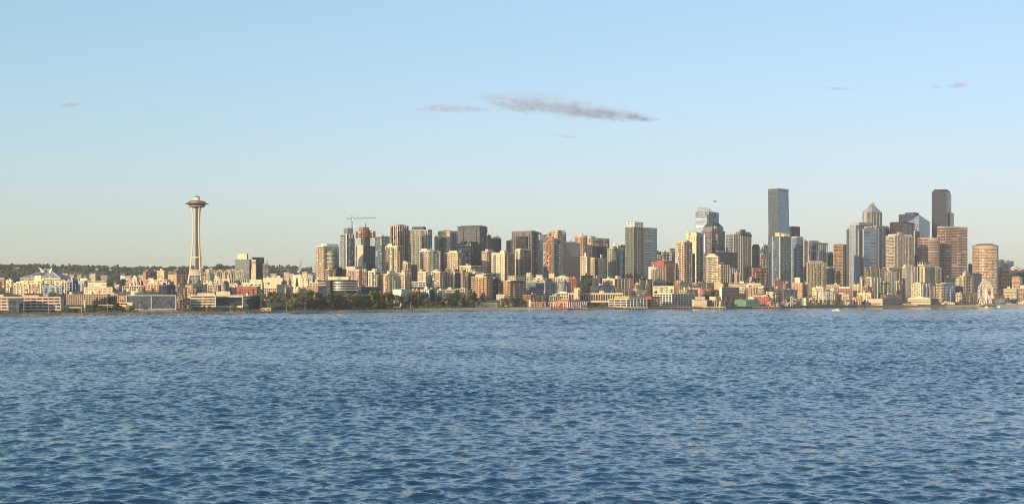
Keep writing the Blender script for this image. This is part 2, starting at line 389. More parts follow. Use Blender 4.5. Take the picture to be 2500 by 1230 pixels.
def round_pts(x0, x1, D, n=20):
    r = (x1-x0)/2/FPX*D*1.0; cx = WX((x0+x1)/2, D+r); cy = D+r; r = (x1-x0)/2/FPX*cy
    return [(cx+r*cos(-pi/2-.3+2*pi*i/n), cy+r*sin(-pi/2-.3+2*pi*i/n)) for i in range(n)]
def at(pts, side, f, out=0.0):
    """point on the left (side 0: p->c) or right (side 1: c->q) wall"""
    a, b = (pts[0], pts[1]) if side == 0 else (pts[1], pts[2])
    l = math.hypot(b[0]-a[0], b[1]-a[1]); nx, ny = (b[1]-a[1])/l, -(b[0]-a[0])/l
    return (a[0]+(b[0]-a[0])*f+nx*out, a[1]+(b[1]-a[1])*f+ny*out), (nx, ny), l
def balcony(pts, side, f0, f1, z0, z1, mat, org, parent, fl=3.4, dep=1.6, hh=1.15, rib_=False):
    mb = MB(); ang = math.atan2(pts[side+1][1]-pts[side][1], pts[side+1][0]-pts[side][0])
    a, n, l = at(pts, side, (f0+f1)/2, dep/2); z = z0
    while z < z1-2:
        mb.box((a[0]-org[0], a[1]-org[1], z+hh/2-org[2]), (l*(f1-f0), dep, hh), mat, ang); z += fl
    b2, _, _ = at(pts, side, (f0+f1)/2, .1); mb.box((b2[0]-org[0], b2[1]-org[1], (z0+z1)/2-org[2]), (l*(f1-f0)*.96, .3, z1-z0-1), mat if rib_ else 'dgrey', ang)
    if mb.f: mb.build('balcony_stack', parent)
def frame(pts, side, nf, npl, z0, z1, mat, org, parent, f0=0., f1=1., pw=.9, bh=1.3, dep=.7):
    ang = math.atan2(pts[side+1][1]-pts[side][1], pts[side+1][0]-pts[side][0])
    for i in range(nf+1):
        a, n, l = at(pts, side, (f0+f1)/2, dep/2); z = z0+(z1-z0-bh)*i/nf+bh/2
        mb = MB(); mb.box((a[0]-org[0], a[1]-org[1], z-org[2]), (l*(f1-f0), dep, bh), mat, ang); mb.build('spandrel', parent)
    for i in range(npl+1 if npl else 0):
        f = f0+(f1-f0)*i/npl; a, n, l = at(pts, side, f, dep/2+.06)
        mb = MB(); mb.box((a[0]-org[0], a[1]-org[1], (z0+z1)/2-org[2]), (pw, dep+.12, z1-z0+.1), mat, ang); mb.build('pilaster', parent)
KIND = {'T':('tower','tower'),'A':('apartment_tower','apartment tower'),'O':('office_tower','office tower'),'G':('glass_tower','glass tower'),
        'B':('building','building'),'C':('apartment_building','apartment building'),'F':('office_building','office building'),'W':('warehouse','warehouse'),
        'H':('house','house'),'P':('pier_building','pier building'),'K':('parking_garage','parking garage'),'R':('brick_building','brick building')}
ROOTS = {}
def build(line):
    q = [s.strip() for s in line.split('|')]
    code, px, L, R, label = q[0], q[1].split(), q[2], q[3] or q[2], q[4]; ex = q[5] if len(q) > 5 else ''  # R is often a darker paint, the side's shade put into its colour
    x0, xc, x1, yt, d = [float(v) for v in px[:5]]; a = float(px[5]) if len(px) > 5 else None
    D = shore(xc)+d; toks = [t.split() for t in ex.split(';') if t.strip()]
    rnd = any(t[0] == 'O' for t in toks)
    if rnd: pts = round_pts(x0, x1, D)
    else: pts, A, Ll, Rr = corners(x0, xc, x1, D, a)
    gx = min(ground(*p) for p in pts); z0 = gx-3; zt = WZ(yt, D)
    z0 = min(z0, zt-5)
    base = [t for t in toks if t[0] == 'Z']
    if base: z0 = WZ(float(base[0][1]), D)
    nm, cat = KIND[code[0]]
    cxy = (sum(p[0] for p in pts)/len(pts), sum(p[1] for p in pts)/len(pts))
    org = (cxy[0], cxy[1], z0); r = random.Random(int(x0*31+yt*17)); rt = root(nm, org, label, cat, None)
    wl = wallname(L); roofc = wl
    for t in toks:
        if t[0] == 'F' and int(t[3]) > 0 and 'navy' not in (L if t[1] == '0' else R):
            if t[1] == '0': L = 'dgrey-dk-3.1-.96-.96-3.7-.12'
            else: R = 'dgrey-dk-3.1-.96-.96-3.7-.12'
    ph = .9 if zt-z0 < 45 else 1.6
    if rnd:
        mb = MB(); mb.prism(rel(pts, org), 0, zt-z0-ph, MM(L), MM(wl)); mb.build('wall', rt)
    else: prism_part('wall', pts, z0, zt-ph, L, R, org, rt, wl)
    parapet(pts, zt-ph, ph, roofc, org, rt)
    n_auto = not any(t[0] in ('N', 'P') for t in toks)
    if n_auto and (x1-x0) > 9 and not rnd:
        for k in range(r.choice((2, 3, 3, 4, 5))):
            s = r.uniform(.06, .24); u, v = r.uniform(.2, .8), r.uniform(.25, .8)
            P0, Pc, Pq = pts[0], pts[1], pts[2]
            ux, uy = Pc[0]-P0[0], Pc[1]-P0[1]; vx, vy = Pq[0]-Pc[0], Pq[1]-Pc[1]
            bx, by = P0[0]+ux*u+vx*(1-v)*.8, P0[1]+uy*u+vy*(1-v)*.8
            hh = r.uniform(1.4, 4.2); lu = max(2.5, math.hypot(ux, uy)*s); lv = max(2.5, math.hypot(vx, vy)*s)
            mb = MB(); mb.box((bx-org[0], by-org[1], zt-z0+hh/2-.2), (lu, lv, hh), r.choice([wl, wl, 'lgrey', 'dgrey', 'conc', 'sand', 'brown', 'grey']), math.atan2(uy, ux)); mb.build('roof_unit', rt)
    ang0 = lambda n_: math.atan2(n_[1], n_[0])+pi/2
    low = zt-z0 < 24
    if code[0] in 'ACBRFPO' and not rnd and '|' not in code and (x1-x0) > 13 and not any(t[0] == 'S' for t in toks):
        for side, sp in ((0, xc-x0), (1, x1-xc)):
            if sp < 8 or any(t[0] == 'F' and t[1] == str(side) for t in toks): continue
            ft = (L, R)[side]; nb = r.choice((1, 2)) if sp < 25 or low else r.choice((2, 3, 4))
            for k in range(nb):
                f = (k+r.uniform(.25, .75))/nb; wd = r.uniform(.12, .26)/nb*1.7; dep = r.uniform(.8, 2.6) if not low else r.uniform(1, 5)
                p_, n_, l_ = at(pts, side, min(1-wd/2-.02, max(wd/2+.02, f)), dep/2-.05)
                top = zt-r.choice((2.5, 3.5, 7, 10.5)) if not low else z0+(zt-z0)*r.uniform(.45, .93)
                w_ = l_*wd; ca, sa = cos(ang0(n_)), sin(ang0(n_)); cx_, cy_ = p_[0]-org[0], p_[1]-org[1]
                P4 = [(cx_+x*ca-y*sa, cy_+x*sa+y*ca) for x, y in ((-w_/2, -dep/2), (w_/2, -dep/2), (w_/2, dep/2), (-w_/2, dep/2))]
                mb = MB(); mb.prism(P4, 0, top-z0, MM(ft), MM(wallname(ft)), u0=r.uniform(0, 9)); mb.build('bay' if not low else 'annex', rt)
    if code[0] in 'AO' and n_auto and not rnd and (x1-x0) > 18:
        P4 = inset(pts, min(9, .22*math.hypot(pts[1][0]-pts[0][0], pts[1][1]-pts[0][1])+.15*math.hypot(pts[1][0]-pts[2][0], pts[1][1]-pts[2][1])))
        mb = MB(); mb.prism(rel(P4, org), zt-z0-.2, zt-z0+r.uniform(2.5, 5), MM(r.choice(['grey', 'dgrey', wl, 'conc'])), MM('grey')); mb.build('plant_room', rt)
    if code[0] in 'AOG' and zt-z0 > 60 and r.random() < .45:
        mb = MB(); hh = r.uniform(5, 11); mb.tube([(0, 0, zt-z0-.5), (0, 0, zt-z0+hh)], .2, MM('grey'), 5, [.28, .12]); mb.build('antenna', rt)
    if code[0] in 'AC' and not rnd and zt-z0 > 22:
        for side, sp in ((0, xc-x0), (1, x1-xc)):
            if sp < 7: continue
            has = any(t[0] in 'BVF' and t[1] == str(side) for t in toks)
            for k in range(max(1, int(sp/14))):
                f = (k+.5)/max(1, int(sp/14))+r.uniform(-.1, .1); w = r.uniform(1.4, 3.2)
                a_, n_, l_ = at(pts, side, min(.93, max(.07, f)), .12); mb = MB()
                mb.box((a_[0]-org[0], a_[1]-org[1], (zt-3.5)/2+z0/2-org[2]), (w, .3, zt-3.5-z0), r.choice(['dgrey', 'grey', 'purple', 'brown']), math.atan2(n_[1], n_[0])+pi/2); mb.build('window_strip', rt)  # dark strip on the wall, painted in for a shaded recess
                if not has and code[0] == 'A': balcony(pts, side, max(0, f-.18), min(1, f-.02), z0+6, zt-3, r.choice([wl, 'cream', 'lgrey']), org, rt)
    for t in toks:
        k = t[0]
        if k == 'P':      # penthouse: P x0 x1 ytop material
            f = lambda x: (float(x)-x0)/(x1-x0)
            fa, fb = f(t[1]), f(t[2]); Pp, _, l0, l1 = corners(x0+(x1-x0)*fa, x0+(x1-x0)*fa+(xc-x0)*(fb-fa), x0+(x1-x0)*fb, D+2+(.15*min(Ll, Rr) if not rnd else 4), a) if not rnd else (round_pts(float(t[1]), float(t[2]), D+3), 0, 0, 0)
            mb = MB(); mb.prism(rel(Pp, org), zt-z0-.3, WZ(float(t[3]), D)-z0, MM(t[4]), MM(wallname(t[4]))); mb.build('penthouse', rt)
        elif k == 'W':    # wing: W x0 xc x1 ytop extra_depth L R
            wx = [float(v) for v in t[1:4]]; DD = D+float(t[5]); Pw, _, _, _ = corners(*wx, DD, a); tL = t[6]; tR = t[7] if len(t) > 7 else tL
            zz = WZ(float(t[4]), DD); o = prism_part('wing', Pw, z0, zz-.8, tL, tR, org, rt, wallname(tL)); parapet(Pw, zz-.8, .8, wallname(tL), org, rt)
        elif k == 'B':    # balconies: B side f0 f1 material
            balcony(pts, int(t[1]), float(t[2]), float(t[3]), z0+9, zt-2, t[4], org, rt)
        elif k == 'A':    # mast: A x ytop
            mb = MB(); zz = WZ(float(t[2]), D); xx = WX(float(t[1]), cxy[1]); mb.tube([(xx-org[0], 0, zt-z0-1), (xx-org[0], 0, zz-z0)], .45, 'grey', 5, [.55, .25]); mb.build('mast', rt)
        elif k == 'F':    # real frame: F side floors piers mat ybottom [bandheight]
            frame(pts, int(t[1]), int(t[2]), int(t[3]), WZ(float(t[5]), D), zt, t[4], org, rt, bh=float(t[6]) if len(t) > 6 else 1.3)
        elif k == 'V':    # vertical fins: V side n mat
            for i in range(int(t[2])+1):
                p_, n_, l_ = at(pts, int(t[1]), i/float(t[2]), .4); mb = MB(); ang = math.atan2(n_[1], n_[0])
                mb.box((p_[0]-org[0], p_[1]-org[1], (zt-z0)/2), (.9, .8 if l_ > 12 else .5, zt-z0), t[3], ang); mb.build('fin', rt)
        elif k == 'S':    # shed roof ridge: gable running along the left wall, rise in metres
            rise = float(t[1]); P = rel(pts, org); z = zt-z0-.1; m1 = ((P[0][0]+P[1][0])/2, (P[0][1]+P[1][1])/2, z+rise) ; m2 = ((P[2][0]+P[3][0])/2, (P[2][1]+P[3][1])/2, z+rise)
            mb = MB(); p3 = [(x, y, z) for x, y in P]; mt = MM(t[2])
            mb.face([p3[0], m1, m2, p3[3]][::-1], mt); mb.face([p3[1], p3[2], m2, m1], mt); mb.face([p3[0], p3[1], m1], MM(wl)); mb.face([p3[2], p3[3], m2], MM(wl)); mb.build('gable_roof', rt)
        elif k == 'X':    # hip roof: X rise mat
            P = rel(inset(pts, -.8), org); z = zt-z0+.02; cx_ = sum(p[0] for p in P)/len(P); cy_ = sum(p[1] for p in P)/len(P)
            mb = MB()
            T = [(cx_+(x-cx_)*.45, cy_+(y-cy_)*.45, z+float(t[1])) for x, y in P]; p3 = [(x, y, z) for x, y in P]
            for i in range(len(P)): mb.face([p3[i], p3[(i+1)%len(P)], T[(i+1)%len(P)], T[i]], t[2])
            mb.face(T, t[2]); mb.build('hip_roof', rt)
    ROOTS[label] = rt
    return rt
CITY = '''
# ---- far left shore
F|-40 147 147 724 35 -6|pink-dk-12-.86-.55-4.3|pink|long pale office block with ribbon windows on the shore, leftmost of the waterfront|N;F 0 4 13 pink 757 1.6;P 59 95 716 pink-dk-6-.9-.5;P -30 8 719 pink
B|21 57 57 727 28|teal-mid-4-.92-.9|teal|dark glass entrance block in the middle of the long pale office block|N;Z 766
B|117 149 150 739 24|pink-dk-9-.8-.5|pink|low pink extension at the right end of the long pale office block|N;Z 758;F 0 2 3 pink 757 1.2
B|-30 10 12 678 900|tan-dk-4-.5-.5|brick|tan walled block with red top band at the left edge of the photo|
C|14 30 33 684 700 30|yellow-dk-5-.4-.4|tan|narrow bright cream tower block right of the tan block at the left edge|
C|33 68 70 690 620 20|cream-dk-5-.4-.45|tan|cream terrace with stepped roofs below the left slope of the arena roof|P 40 60 687 yellow
C|56 101 103 692 500 15|cream-am-7-.45-.7|tan|cream apartment block with tall arched bays below the arena|N;V 0 6 cream
C|50 104 108 684 800 12|yellow-dk-6-.7-.4|tan|long yellow block under the middle of the arena roof|P 84 102 672 yellow;P 60 72 680 brick
B|100 146 150 679 950 10|yellow-dk-5-.7-.35|tan|long low yellow building under the right eave of the arena roof|
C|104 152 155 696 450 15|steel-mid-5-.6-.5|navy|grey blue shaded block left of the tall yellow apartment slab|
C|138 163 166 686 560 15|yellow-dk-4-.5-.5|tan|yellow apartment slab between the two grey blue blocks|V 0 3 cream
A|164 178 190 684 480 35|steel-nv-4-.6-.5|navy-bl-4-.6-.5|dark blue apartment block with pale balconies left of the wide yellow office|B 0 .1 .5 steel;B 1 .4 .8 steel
B|189 206 215 685 560 35|grey|brown-dk-5-.4-.4|plain grey brown block behind the wide yellow office|P 196 222 679 yellow
F|207 274 277 701 330 8|yellow-dk-7-.93-.42|tan|wide yellow office with three ribbon window floors|N;F 0 3 6 yellow 717 1.3;P 214 262 686 yellow-dk-9-.8-.3
C|164 205 206 718 210|tan-am-4-.5-.5|tan|orange tan apartment row nearest the dark trees, left half|F 0 5 9 tan 744 .6
C|206 262 264 717 230|tan-am-4-.5-.55|brown|orange tan apartment row under the wide yellow office|F 0 5 14 tan 744 .6
C|262 309 311 722 210|brick-dk-5-.5-.6|brown|brick and cream apartment row left of the ribbed dark glass hall|V 0 9 cream
C|279 291 293 694 600|pink-dk-3-.5-.5|brown|small pink block standing alone right of the wide yellow office|
C|300 350 354 698 520 18|cream-am-6-.5-.6|brown|cream block with dark arched windows behind the bright flat roofs|F 0 3 9 cream 716 .8
W|291 328 329 712 330|yellow|tan|bright cream flat roofed shed above the ribbed dark glass hall|
W|329 351 352 711 360|yellow-dk-5-.4-.3|tan|small cream shed joined right of the bright flat roofed shed|
C|322 334 343 678 820 35|cream-dk-4-.3-.3|tan|stepped cream house block on the hillside with white gable|P 326 334 673 white
C|312 325 327 682 900|tan-dk-3-.4-.4|brown|small cream box house left of the stepped cream block|
B|349 356 384 662 1250 40|brick|brown-dk-5-.5-.5|brown hillside block with a brick red stair tower on its left|
B|383 400 402 660 1220|cream-am-4-.3-.7|tan|cream framed hillside building right of the brick red stair tower|
B|356 408 412 683 900 12|cream-dk-8-.5-.3|tan|long low cream hall below the brown hillside block|
R|352 396 414 691 760 20|orange-dk-6-.6-.4|salmon-dk-5-.5-.4|long orange and salmon brick range below the cream hall|
F|410 431 452 670 900 45|tan|brick-dk-4-.4-.4|tall plain tan slab with brick right wing left of the needle|N;P 411 451 661 brown-dk-4-.5-.5
F|388 408 428 695 430 35|navy-nv-5-.9-.6|navy|dark navy shaded block behind the ribbed glass hall|
B|427 440 453 697 520|purple-dk-5-.5-.4|brown|low purple brown shaded block left of the tan terraced apartments|
C|452 470 502 696 430 38|tan-am-4-.55-.5|tan-dk-4-.5-.5|tan terraced apartments below the needle with rust brown roof|N;X 3 brown;B 1 .1 .3 cream;B 1 .6 .85 cream
F|309 429 429 720 60 -14|navy-mid-3-.8-.96|navy|wide dark ribbed glass hall with thin pale frame on the shore|N;Z 756;F 0 1 0 lgrey 756 1.0;V 0 2 lgrey
F|291 323 324 738 40|cream-dk-9-.9-.6|teal|low dark pavilion with cream edge left of the ribbed glass hall|N;Z 752
F|240 276 276 744 60|cream-dk-9-.9-.7|teal|lowest dark pavilion with thin cream roof among dark trees|N;Z 757
B|429 446 466 728 170 40|brown-am-4-.6-.5|brown-dk-4-.6-.5|brown unfinished looking block between the two glass halls|
F|465 526 527 720 60 -12|cream-gr-14-.95-.6|cream|cream and green glass office half beside the dark framed window wall|N;F 0 4 2 cream 749 1.7;P 482 525 715 cream;Z 754
F|527 592 592 720 62 -12|navy-nv-6-.97-.95|cream|dark navy glass wall inside a thick cream frame on the shore|N;F 0 1 1 cream 751 2.6;P 528 562 711 cream;Z 754
F|592 612 634 722 110 40|navy-nv-8-.95-.5|navy-dk-8-.95-.4|dark blue shaded office with pale bands right of the cream framed glass|F 0 3 0 teal 744 .7
# ---- left middle ground
B|501 510 527 658 1300|pink-dk-4-.4-.4|pink|pink block behind the left pair of white arches|
B|507 512 523 669 1100|green|teal|green grey tank like block beside the needle base|
C|522 538 541 679 800|yellow-dk-4-.4-.3|tan|pale cream block right of the green grey block|
W|496 522 523 690 620|cream-dk-8-.3-.3|tan|low cream shed below the green grey block|
C|508 532 541 695 470|tan-am-4-.6-.6|brown|tan lattice fronted block left of the round grey drum|F 0 4 6 pink 712 .5
B|540 546 552 692 440|grey-mid-4-.6-.4|grey|round grey green drum building beside the dark arched block|O
F|560 580 582 691 480|cream-dk-6-.45-.4|tan|cream block with six square windows above a navy shade wall|Z 702
F|561 579 583 701 430|navy-nv-4-.7-.6|navy|navy shaded lower block right of the drum building|
R|578 627 632 699 360 14|red-dk-30-.9-.25-4|brick|red building with dark horizontal bands left of the park trees|
C|590 640 644 690 640 12|yellow-dk-7-.45-.5|tan|long cream building with square windows above the red banded building|P 609 641 682 cream
R|645 676 679 695 380|pink-dk-5-.6-.6|brick|pink brick building with bright cream roof edge behind the park trees|F 0 2 0 cream 703 1.6
F|678 694 695 694 350|dgrey|dgrey|plain dark grey slab between the pink brick and the cream block|
C|694 728 733 700 330|yellow-dk-6-.35-.3|tan|bright cream low block half hidden by the tallest park tree|P 695 709 696 yellow
W|642 690 693 678 900 10|cream|cream|long blank cream wall right of the glass campus towers|
W|715 736 738 671 980 10|yellow|cream|upper blank cream hall left of the apartment tower cluster|
W|735 752 754 677 940 10|yellow-dk-8-.4-.3|cream|lower cream hall with two windows left of the apartment tower cluster|
C|756 778 781 689 520|cream-dk-7-.5-.4|cream|low cream building left of the oval banded office|
W|745 811 812 700 260|bronze|brown|long windowless brown wall behind the largest park trees|N
R|795 803 820 657 560|orange-dk-5-.8-.4|tan-am-4-.5-.4|small orange and cream striped tower at the foot of the cream towers|
F|820 834 838 655 600|dgrey|dgrey|dark grey box tower above the oval banded office|
R|837 842 846 658 620|brick|brick|narrow brick red tower beside the dark grey box tower|
C|846 880 922 650 640 40|cream-dk-30-.97-.3|grey|tan and grey apartment block with cream roof slab under construction tower|N;P 872 912 641 yellow
C|850 876 882 657 520|pink-am-4-.6-.6|brown|brown gridded mid rise under the cream roof slab|
C|880 896 902 662 500|brown-dk-3-.5-.6|dgrey|dark gridded mid rise left of the pair of striped condo slabs|
F|874 900 925 700 230 30|teal-dk-12-.97-.5|navy-dk-8-.95-.5|low dark banded building between the oval office and the striped slabs|
# ---- tower cluster one
A|772 790 828 600 620 42|cream-am-3.4-.6-.55|grey-bl-4-.8-.6|broad cream balcony tower, leftmost of the high rises, with round glass bay|P 784 826 595 lgrey;B 0 .05 .3 cream;B 0 .5 .75 cream
A|800 808 816 611 600|gr_dummy|gr_dummy|x|
A|830 846 866 571 700 48|grey-bl-3-.75-.6|steel-dk-2.5-.6-.9|slender grey tower with purple crown and white edge lines|P 839 862 556 purple;B 0 .15 .8 lgrey;V 1 3 white
G|915 932 952 576 820 45|steel-mid-4-.9-.8|steel-mid-4-.8-.7|plain grey glass tower between the orange topped tower and striped tower|W 948 950 956 584 20 grey
A|953 970 998 550 760 40|brown-br-3-.7-.9|brown-br-3-.7-.9|brown tower with thin white vertical stripes|V 0 4 white;V 1 5 white;P 966 990 548 brown;W 992 995 1001 563 20 brown
A|939 970 984 600 620 25|yellow-dk-4.2-.42-.42|tan-dk-4.2-.42-.42|orange cream tower with regular square windows in front of the brown striped tower|P 946 962 595 yellow
A|1000 1045 1055 560 800 25|olive-mid-3.2-.62-.55|steel-mid-4-.8-.6|tall speckled cream condo tower with dark grey rooftop cap|P 1006 1040 553 dgrey;B 0 .05 .2 olive;B 0 .6 .75 olive;V 0 1 lgrey
A|1025 1050 1076 611 620 38|cream-am-3.4-.6-.5|cream-bl-4-.7-.5|cream condo tower with curved pale balconies and flat crown|P 1028 1056 607 white;B 0 .1 .4 yellow;B 0 .65 .98 yellow;B 1 .3 .6 white
G|1060 1062 1070 577 900|teal-mid-4-.9-.8|teal|dark teal slab edge left of the tan capped glass tower|
A|1069 1088 1117 563 860 40|teal-dk-4-.9-.8|grey-mid-4-.7-.6|dark glass and tan tower with tan crown left of the big dark slab|N;P 1072 1100 561 tan;W 1086 1098 1101 564 -6 cream-am-3.4-.6-.6
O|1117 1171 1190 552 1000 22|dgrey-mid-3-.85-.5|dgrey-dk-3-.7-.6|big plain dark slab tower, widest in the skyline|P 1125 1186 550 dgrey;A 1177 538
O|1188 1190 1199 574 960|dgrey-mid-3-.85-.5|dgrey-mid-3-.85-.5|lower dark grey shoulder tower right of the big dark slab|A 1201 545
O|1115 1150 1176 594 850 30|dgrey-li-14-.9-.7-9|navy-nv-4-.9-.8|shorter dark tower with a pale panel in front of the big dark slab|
A|1085 1118 1137 616 600 30|cream-am-3.4-.6-.5|tan-dk-3.4-.6-.5|cream tower with corner spikes and round glass bow front|A 1098 608;A 1125 606;B 0 .1 .3 cream;B 1 .5 .9 tan
O|1199 1212 1223 582 1100|navy-nv-2.5-.7-.95|navy-nv-2.5-.7-.9|dark blue ribbed tower with low pink hipped roof|N;X 6 pink
C|1122 1150 1175 648 560 35|yellow-dk-4-.6-.55|cream-dk-4-.5-.5|low cream condo block with bright roof slab below the dark towers|B 0 .1 .4 cream;B 1 .3 .7 cream
A|1176 1190 1211 613 640 38|pink-am-3.6-.6-.6|tan-dk-3.4-.6-.6|cluttered tan balcony tower left of the plain cream tower|B 0 .1 .5 cream;B 1 .1 .35 cream;B 1 .6 .85 cream
A|1200 1232 1257 617 580 32|yellow-dk-4.5-.25-.25|tan-br-3.2-.5-.5|tall plain pale yellow tower with a brown windowed right side|P 1220 1240 612 yellow
C|1140 1160 1178 664 480|cream-dk-4-.5-.7|brown-dk-4-.5-.7|tan grey block with dark strips behind the orange brick hotel|
C|1158 1186 1206 668 440|grey-dk-4-.6-.6|dgrey|grey brown mid rise at the foot of the plain cream tower|
# ---- belltown middle rows
C|983 996 1010 640 520|tan-am-4-.55-.5|brown-dk-4-.6-.5|tan cluttered block below the brown striped tower|P 985 994 637 white
C|1002 1004 1018 646 470|dgrey-mid-4-.8-.7|dgrey-mid-4-.8-.7|slim dark lattice block right of the tan cluttered block|F 1 7 3 dgrey 690 .8
A|899 916 936 661 330 35|yellow-dk-5-.4-.45|cream-am-3.6-.55-.6|cream apartment slab with stepped roof, left of the grey striped slab|B 0 .2 .8 tan;B 1 .2 .6 cream
A|936 948 973 668 300 38|cream-am-3.4-.6-.8|cream-dk-30-.2-.2|grey and cream striped slab with plain dark right end|V 0 4 cream
A|960 962 973 668 316|steel|steel|x|
A|973 988 1003 665 330 38|cream-am-4-.5-.5|tan-am-3.4-.5-.9|cream slab with tan vertical stripes right of the dark slab end|B 0 .2 .7 yellow;V 1 4 cream
K|1004 1040 1043 687 280 12|lgrey-dk-6.5-.7-.5|grey|pale parking structure with two rows of open bays|N;F 0 2 4 lgrey 700 1.3
C|1021 1040 1045 662 370|yellow-dk-4-.4-.5|tan|pale yellow slab above the pale parking structure|V 0 4 cream
C|1043 1045 1056 672 300|navy-mid-4-.8-.7|navy-bl-4-.8-.7|slim dark blue shaded block left of the yellow balcony slab|
A|1053 1075 1086 662 330 25|yellow-am-5-.5-.5|tan-dk-4-.5-.6|bright yellow slab with two columns of balconies|B 0 .1 .35 cream;B 0 .6 .9 cream
A|1085 1088 1106 663 340|tan-am-3.2-.55-.95|tan-am-3.2-.5-.95|brown and cream striped slab left of a dark gap|V 1 5 cream
A|1105 1111 1124 664 350|yellow|navy-mid-3-.8-.8|narrow slab with blank yellow end wall right of a dark gap|
A|1123 1126 1142 664 340|tan-am-3.2-.55-.95|tan-am-3.2-.5-.95|brown and cream striped slab right of the blank yellow end wall|V 1 5 cream
C|1140 1142 1162 668 350|navy-nv-3-.8-.95|navy-nv-3-.8-.95|dark blue striped slab left of the orange brick hotel|V 1 4 tan
W|959 980 1003 706 140 30|white|lgrey|long blank white warehouse wall behind the park trees|N
B|1003 1022 1026 708 150|brick-dk-5-.5-.4|dgrey|low brick red building right of the white warehouse|
C|1026 1047 1049 706 150|white-dk-5-.5-.5|lgrey|white building with two rows of square windows behind the park trees|F 0 3 4 white 717 .8
C|1065 1080 1082 707 160|white-dk-5-.5-.5|lgrey|narrow white windowed building right of the dark doorway block|F 0 3 3 white 722 .8
B|1048 1064 1066 707 150|dgrey-dk-4-.7-.7|dgrey|low dark block between the two white windowed buildings|
B|1081 1112 1114 707 170|teal-dk-5-.8-.6|teal|dark glass fronted low block above the red sculpture|F 0 1 0 cream 714 .8
C|1113 1135 1142 704 170|cream-dk-5-.5-.5|tan|low cream block with square windows left of the orange brick hotel|F 0 3 4 cream 724 .8
A|1151 1189 1204 675 200 24|orange-am-4-.5-.5|brown-am-3.2-.6-.55|orange brick hotel block with stepped roof and brown right side|P 1160 1188 671 yellow;P 1153 1160 678 orange;B 1 .1 .4 tan
C|1203 1204 1219 680 230|navy-nv-4-.6-.6|teal-nv-4-.7-.6|dark blue shaded end wall right of the orange brick hotel|
A|1216 1247 1284 684 190 36|orange-am-4-.45-.5|brown-am-3.4-.6-.55|orange condo block with rounded balconies and brown right side|P 1240 1282 673 yellow-am-4-.5-.5;B 0 .0 .22 cream;B 0 .75 1 cream;B 1 .2 .4 tan;B 1 .55 .8 tan
C|1212 1232 1240 719 150|yellow-am-4-.4-.4|tan|low cream podium below the orange condo block|
F|1285 1330 1356 688 220 30|navy-bl-4-.9-.55|navy-bl-4-.9-.55|dark glass modern block with pale floor bands above the red brick pier front|F 0 5 0 lgrey 716 .5;F 1 5 2 lgrey 716 .5
C|1298 1327 1331 678 380 20|cream-dk-9-.4-.3|tan|low cream block with pink rooftop boxes behind the dark glass modern block|P 1308 1326 671 pink
C|1284 1294 1300 669 400|cream-mid-4-.5-.4|lgrey|small pale tower left of the low cream block with pink rooftop|
B|1326 1354 1358 679 390|brown|tan|brown blank wall between two cream rooftops|P 1340 1354 667 pink
C|1355 1388 1392 676 360 15|cream-mid-5-.6-.6|tan|cream block with pale glass strips in front of the sloping dark tower|
C|1358 1378 1394 688 220 30|dgrey-li-4-.5-.6|grey|dark grey block with white balcony pattern right of the dark glass modern block|B 0 .1 .4 lgrey;B 0 .6 .9 lgrey
R|1390 1405 1410 678 330|red-dk-5-.5-.4|brick|small reddish block at the foot of the sloping dark tower|
C|1276 1296 1335 719 120 40|brown-am-4-.6-.6|olive-am-4-.6-.6|olive brown row below the dark glass modern block|
C|1341 1352 1365 722 90|olive-dk-5-.7-.6|cream-dk-5-.7-.6|small glazed corner building with cream frame near the pink pier|F 1 3 3 cream 741 .8
R|1297 1332 1333 736 50|brick-dk-6-.4-.5|brick|low red brick shed on the shore right of the white head sculpture|N;Z 752
# ---- cluster two
O|1236 1248 1262 587 900|black|dgrey|small black box tower left of the purple brown framed tower|
O|1250 1298 1315 564 850 22|purple-br-4-.6-.6|dgrey-dk-5-.9-.5|dark tower with purple brown frame round a recessed front|P 1262 1308 562 grey;V 0 2 purple;W 1259 1285 1290 577 -4 black-br-5-.9-.6
A|1258 1270 1297 608 640 35|yellow-dk-4-.3-.3|teal-mid-3-.7-.9|teal glass tower with bright cream left edge and pink rim|P 1262 1296 606 pink
G|1314 1318 1337 572 950|lilac-li-4-.8-.6|lilac-li-4-.8-.5|pale lilac banded tower seen between two dark towers|P 1315 1322 568 dgrey
A|1327 1345 1381 592 640 42|pink-am-3.4-.7-.9|grey-dk-3.2-.6-.6|multi part orange and olive balcony tower beside the sloping dark tower|N;W 1333 1348 1353 578 -4 rust-am-5-.5-.95 pink;W 1343 1362 1374 562 14 cream-am-3.4-.6-.6 olive-dk-3.4-.6-.6;B 1 .45 .6 white;V 0 4 cream;W 1337 1343 1351 568 22 olive-dk-3.4-.6-.6
G|1372 1375 1382 566 690|lgrey-mid-4-.6-.6|lgrey-mid-4-.6-.6|slim grey wing tower with open frame top above the sloping dark tower|
O|1387 1392 1404 590 900|grey-li-4-.8-.5|grey-li-4-.8-.4|grey banded tower peeping over the sloping dark tower|
A|1403 1420 1434 577 760|tan-am-3.2-.55-.75|tan|round tan tower with small drum cap|O;P 1413 1424 570 pink;P 1403 1434 575 tan
A|1434 1444 1488 580 720 40|pink-br-3.6-.5-.55|pink-br-6.5-.72-.7-7|pink framed slab with big square openings near its top|P 1438 1454 576 pink;W 1444 1446 1478 599 -3 pink navy-nv-5-.8-.9
A|1417 1433 1445 626 480 25|yellow-dk-4-.55-.4|yellow|bright yellow twin condo, left half, with white rooftop box|P 1427 1432 617 white;B 0 .05 .6 cream
A|1443 1451 1479 629 470 30|cream-br-3.4-.6-.55|yellow-dk-4-.4-.4|bright yellow twin condo, right half, with dark balcony gap|P 1465 1472 621 yellow;B 1 .0 .3 brown
A|1482 1498 1514 605 640 38|gr_x|gr_x|x|
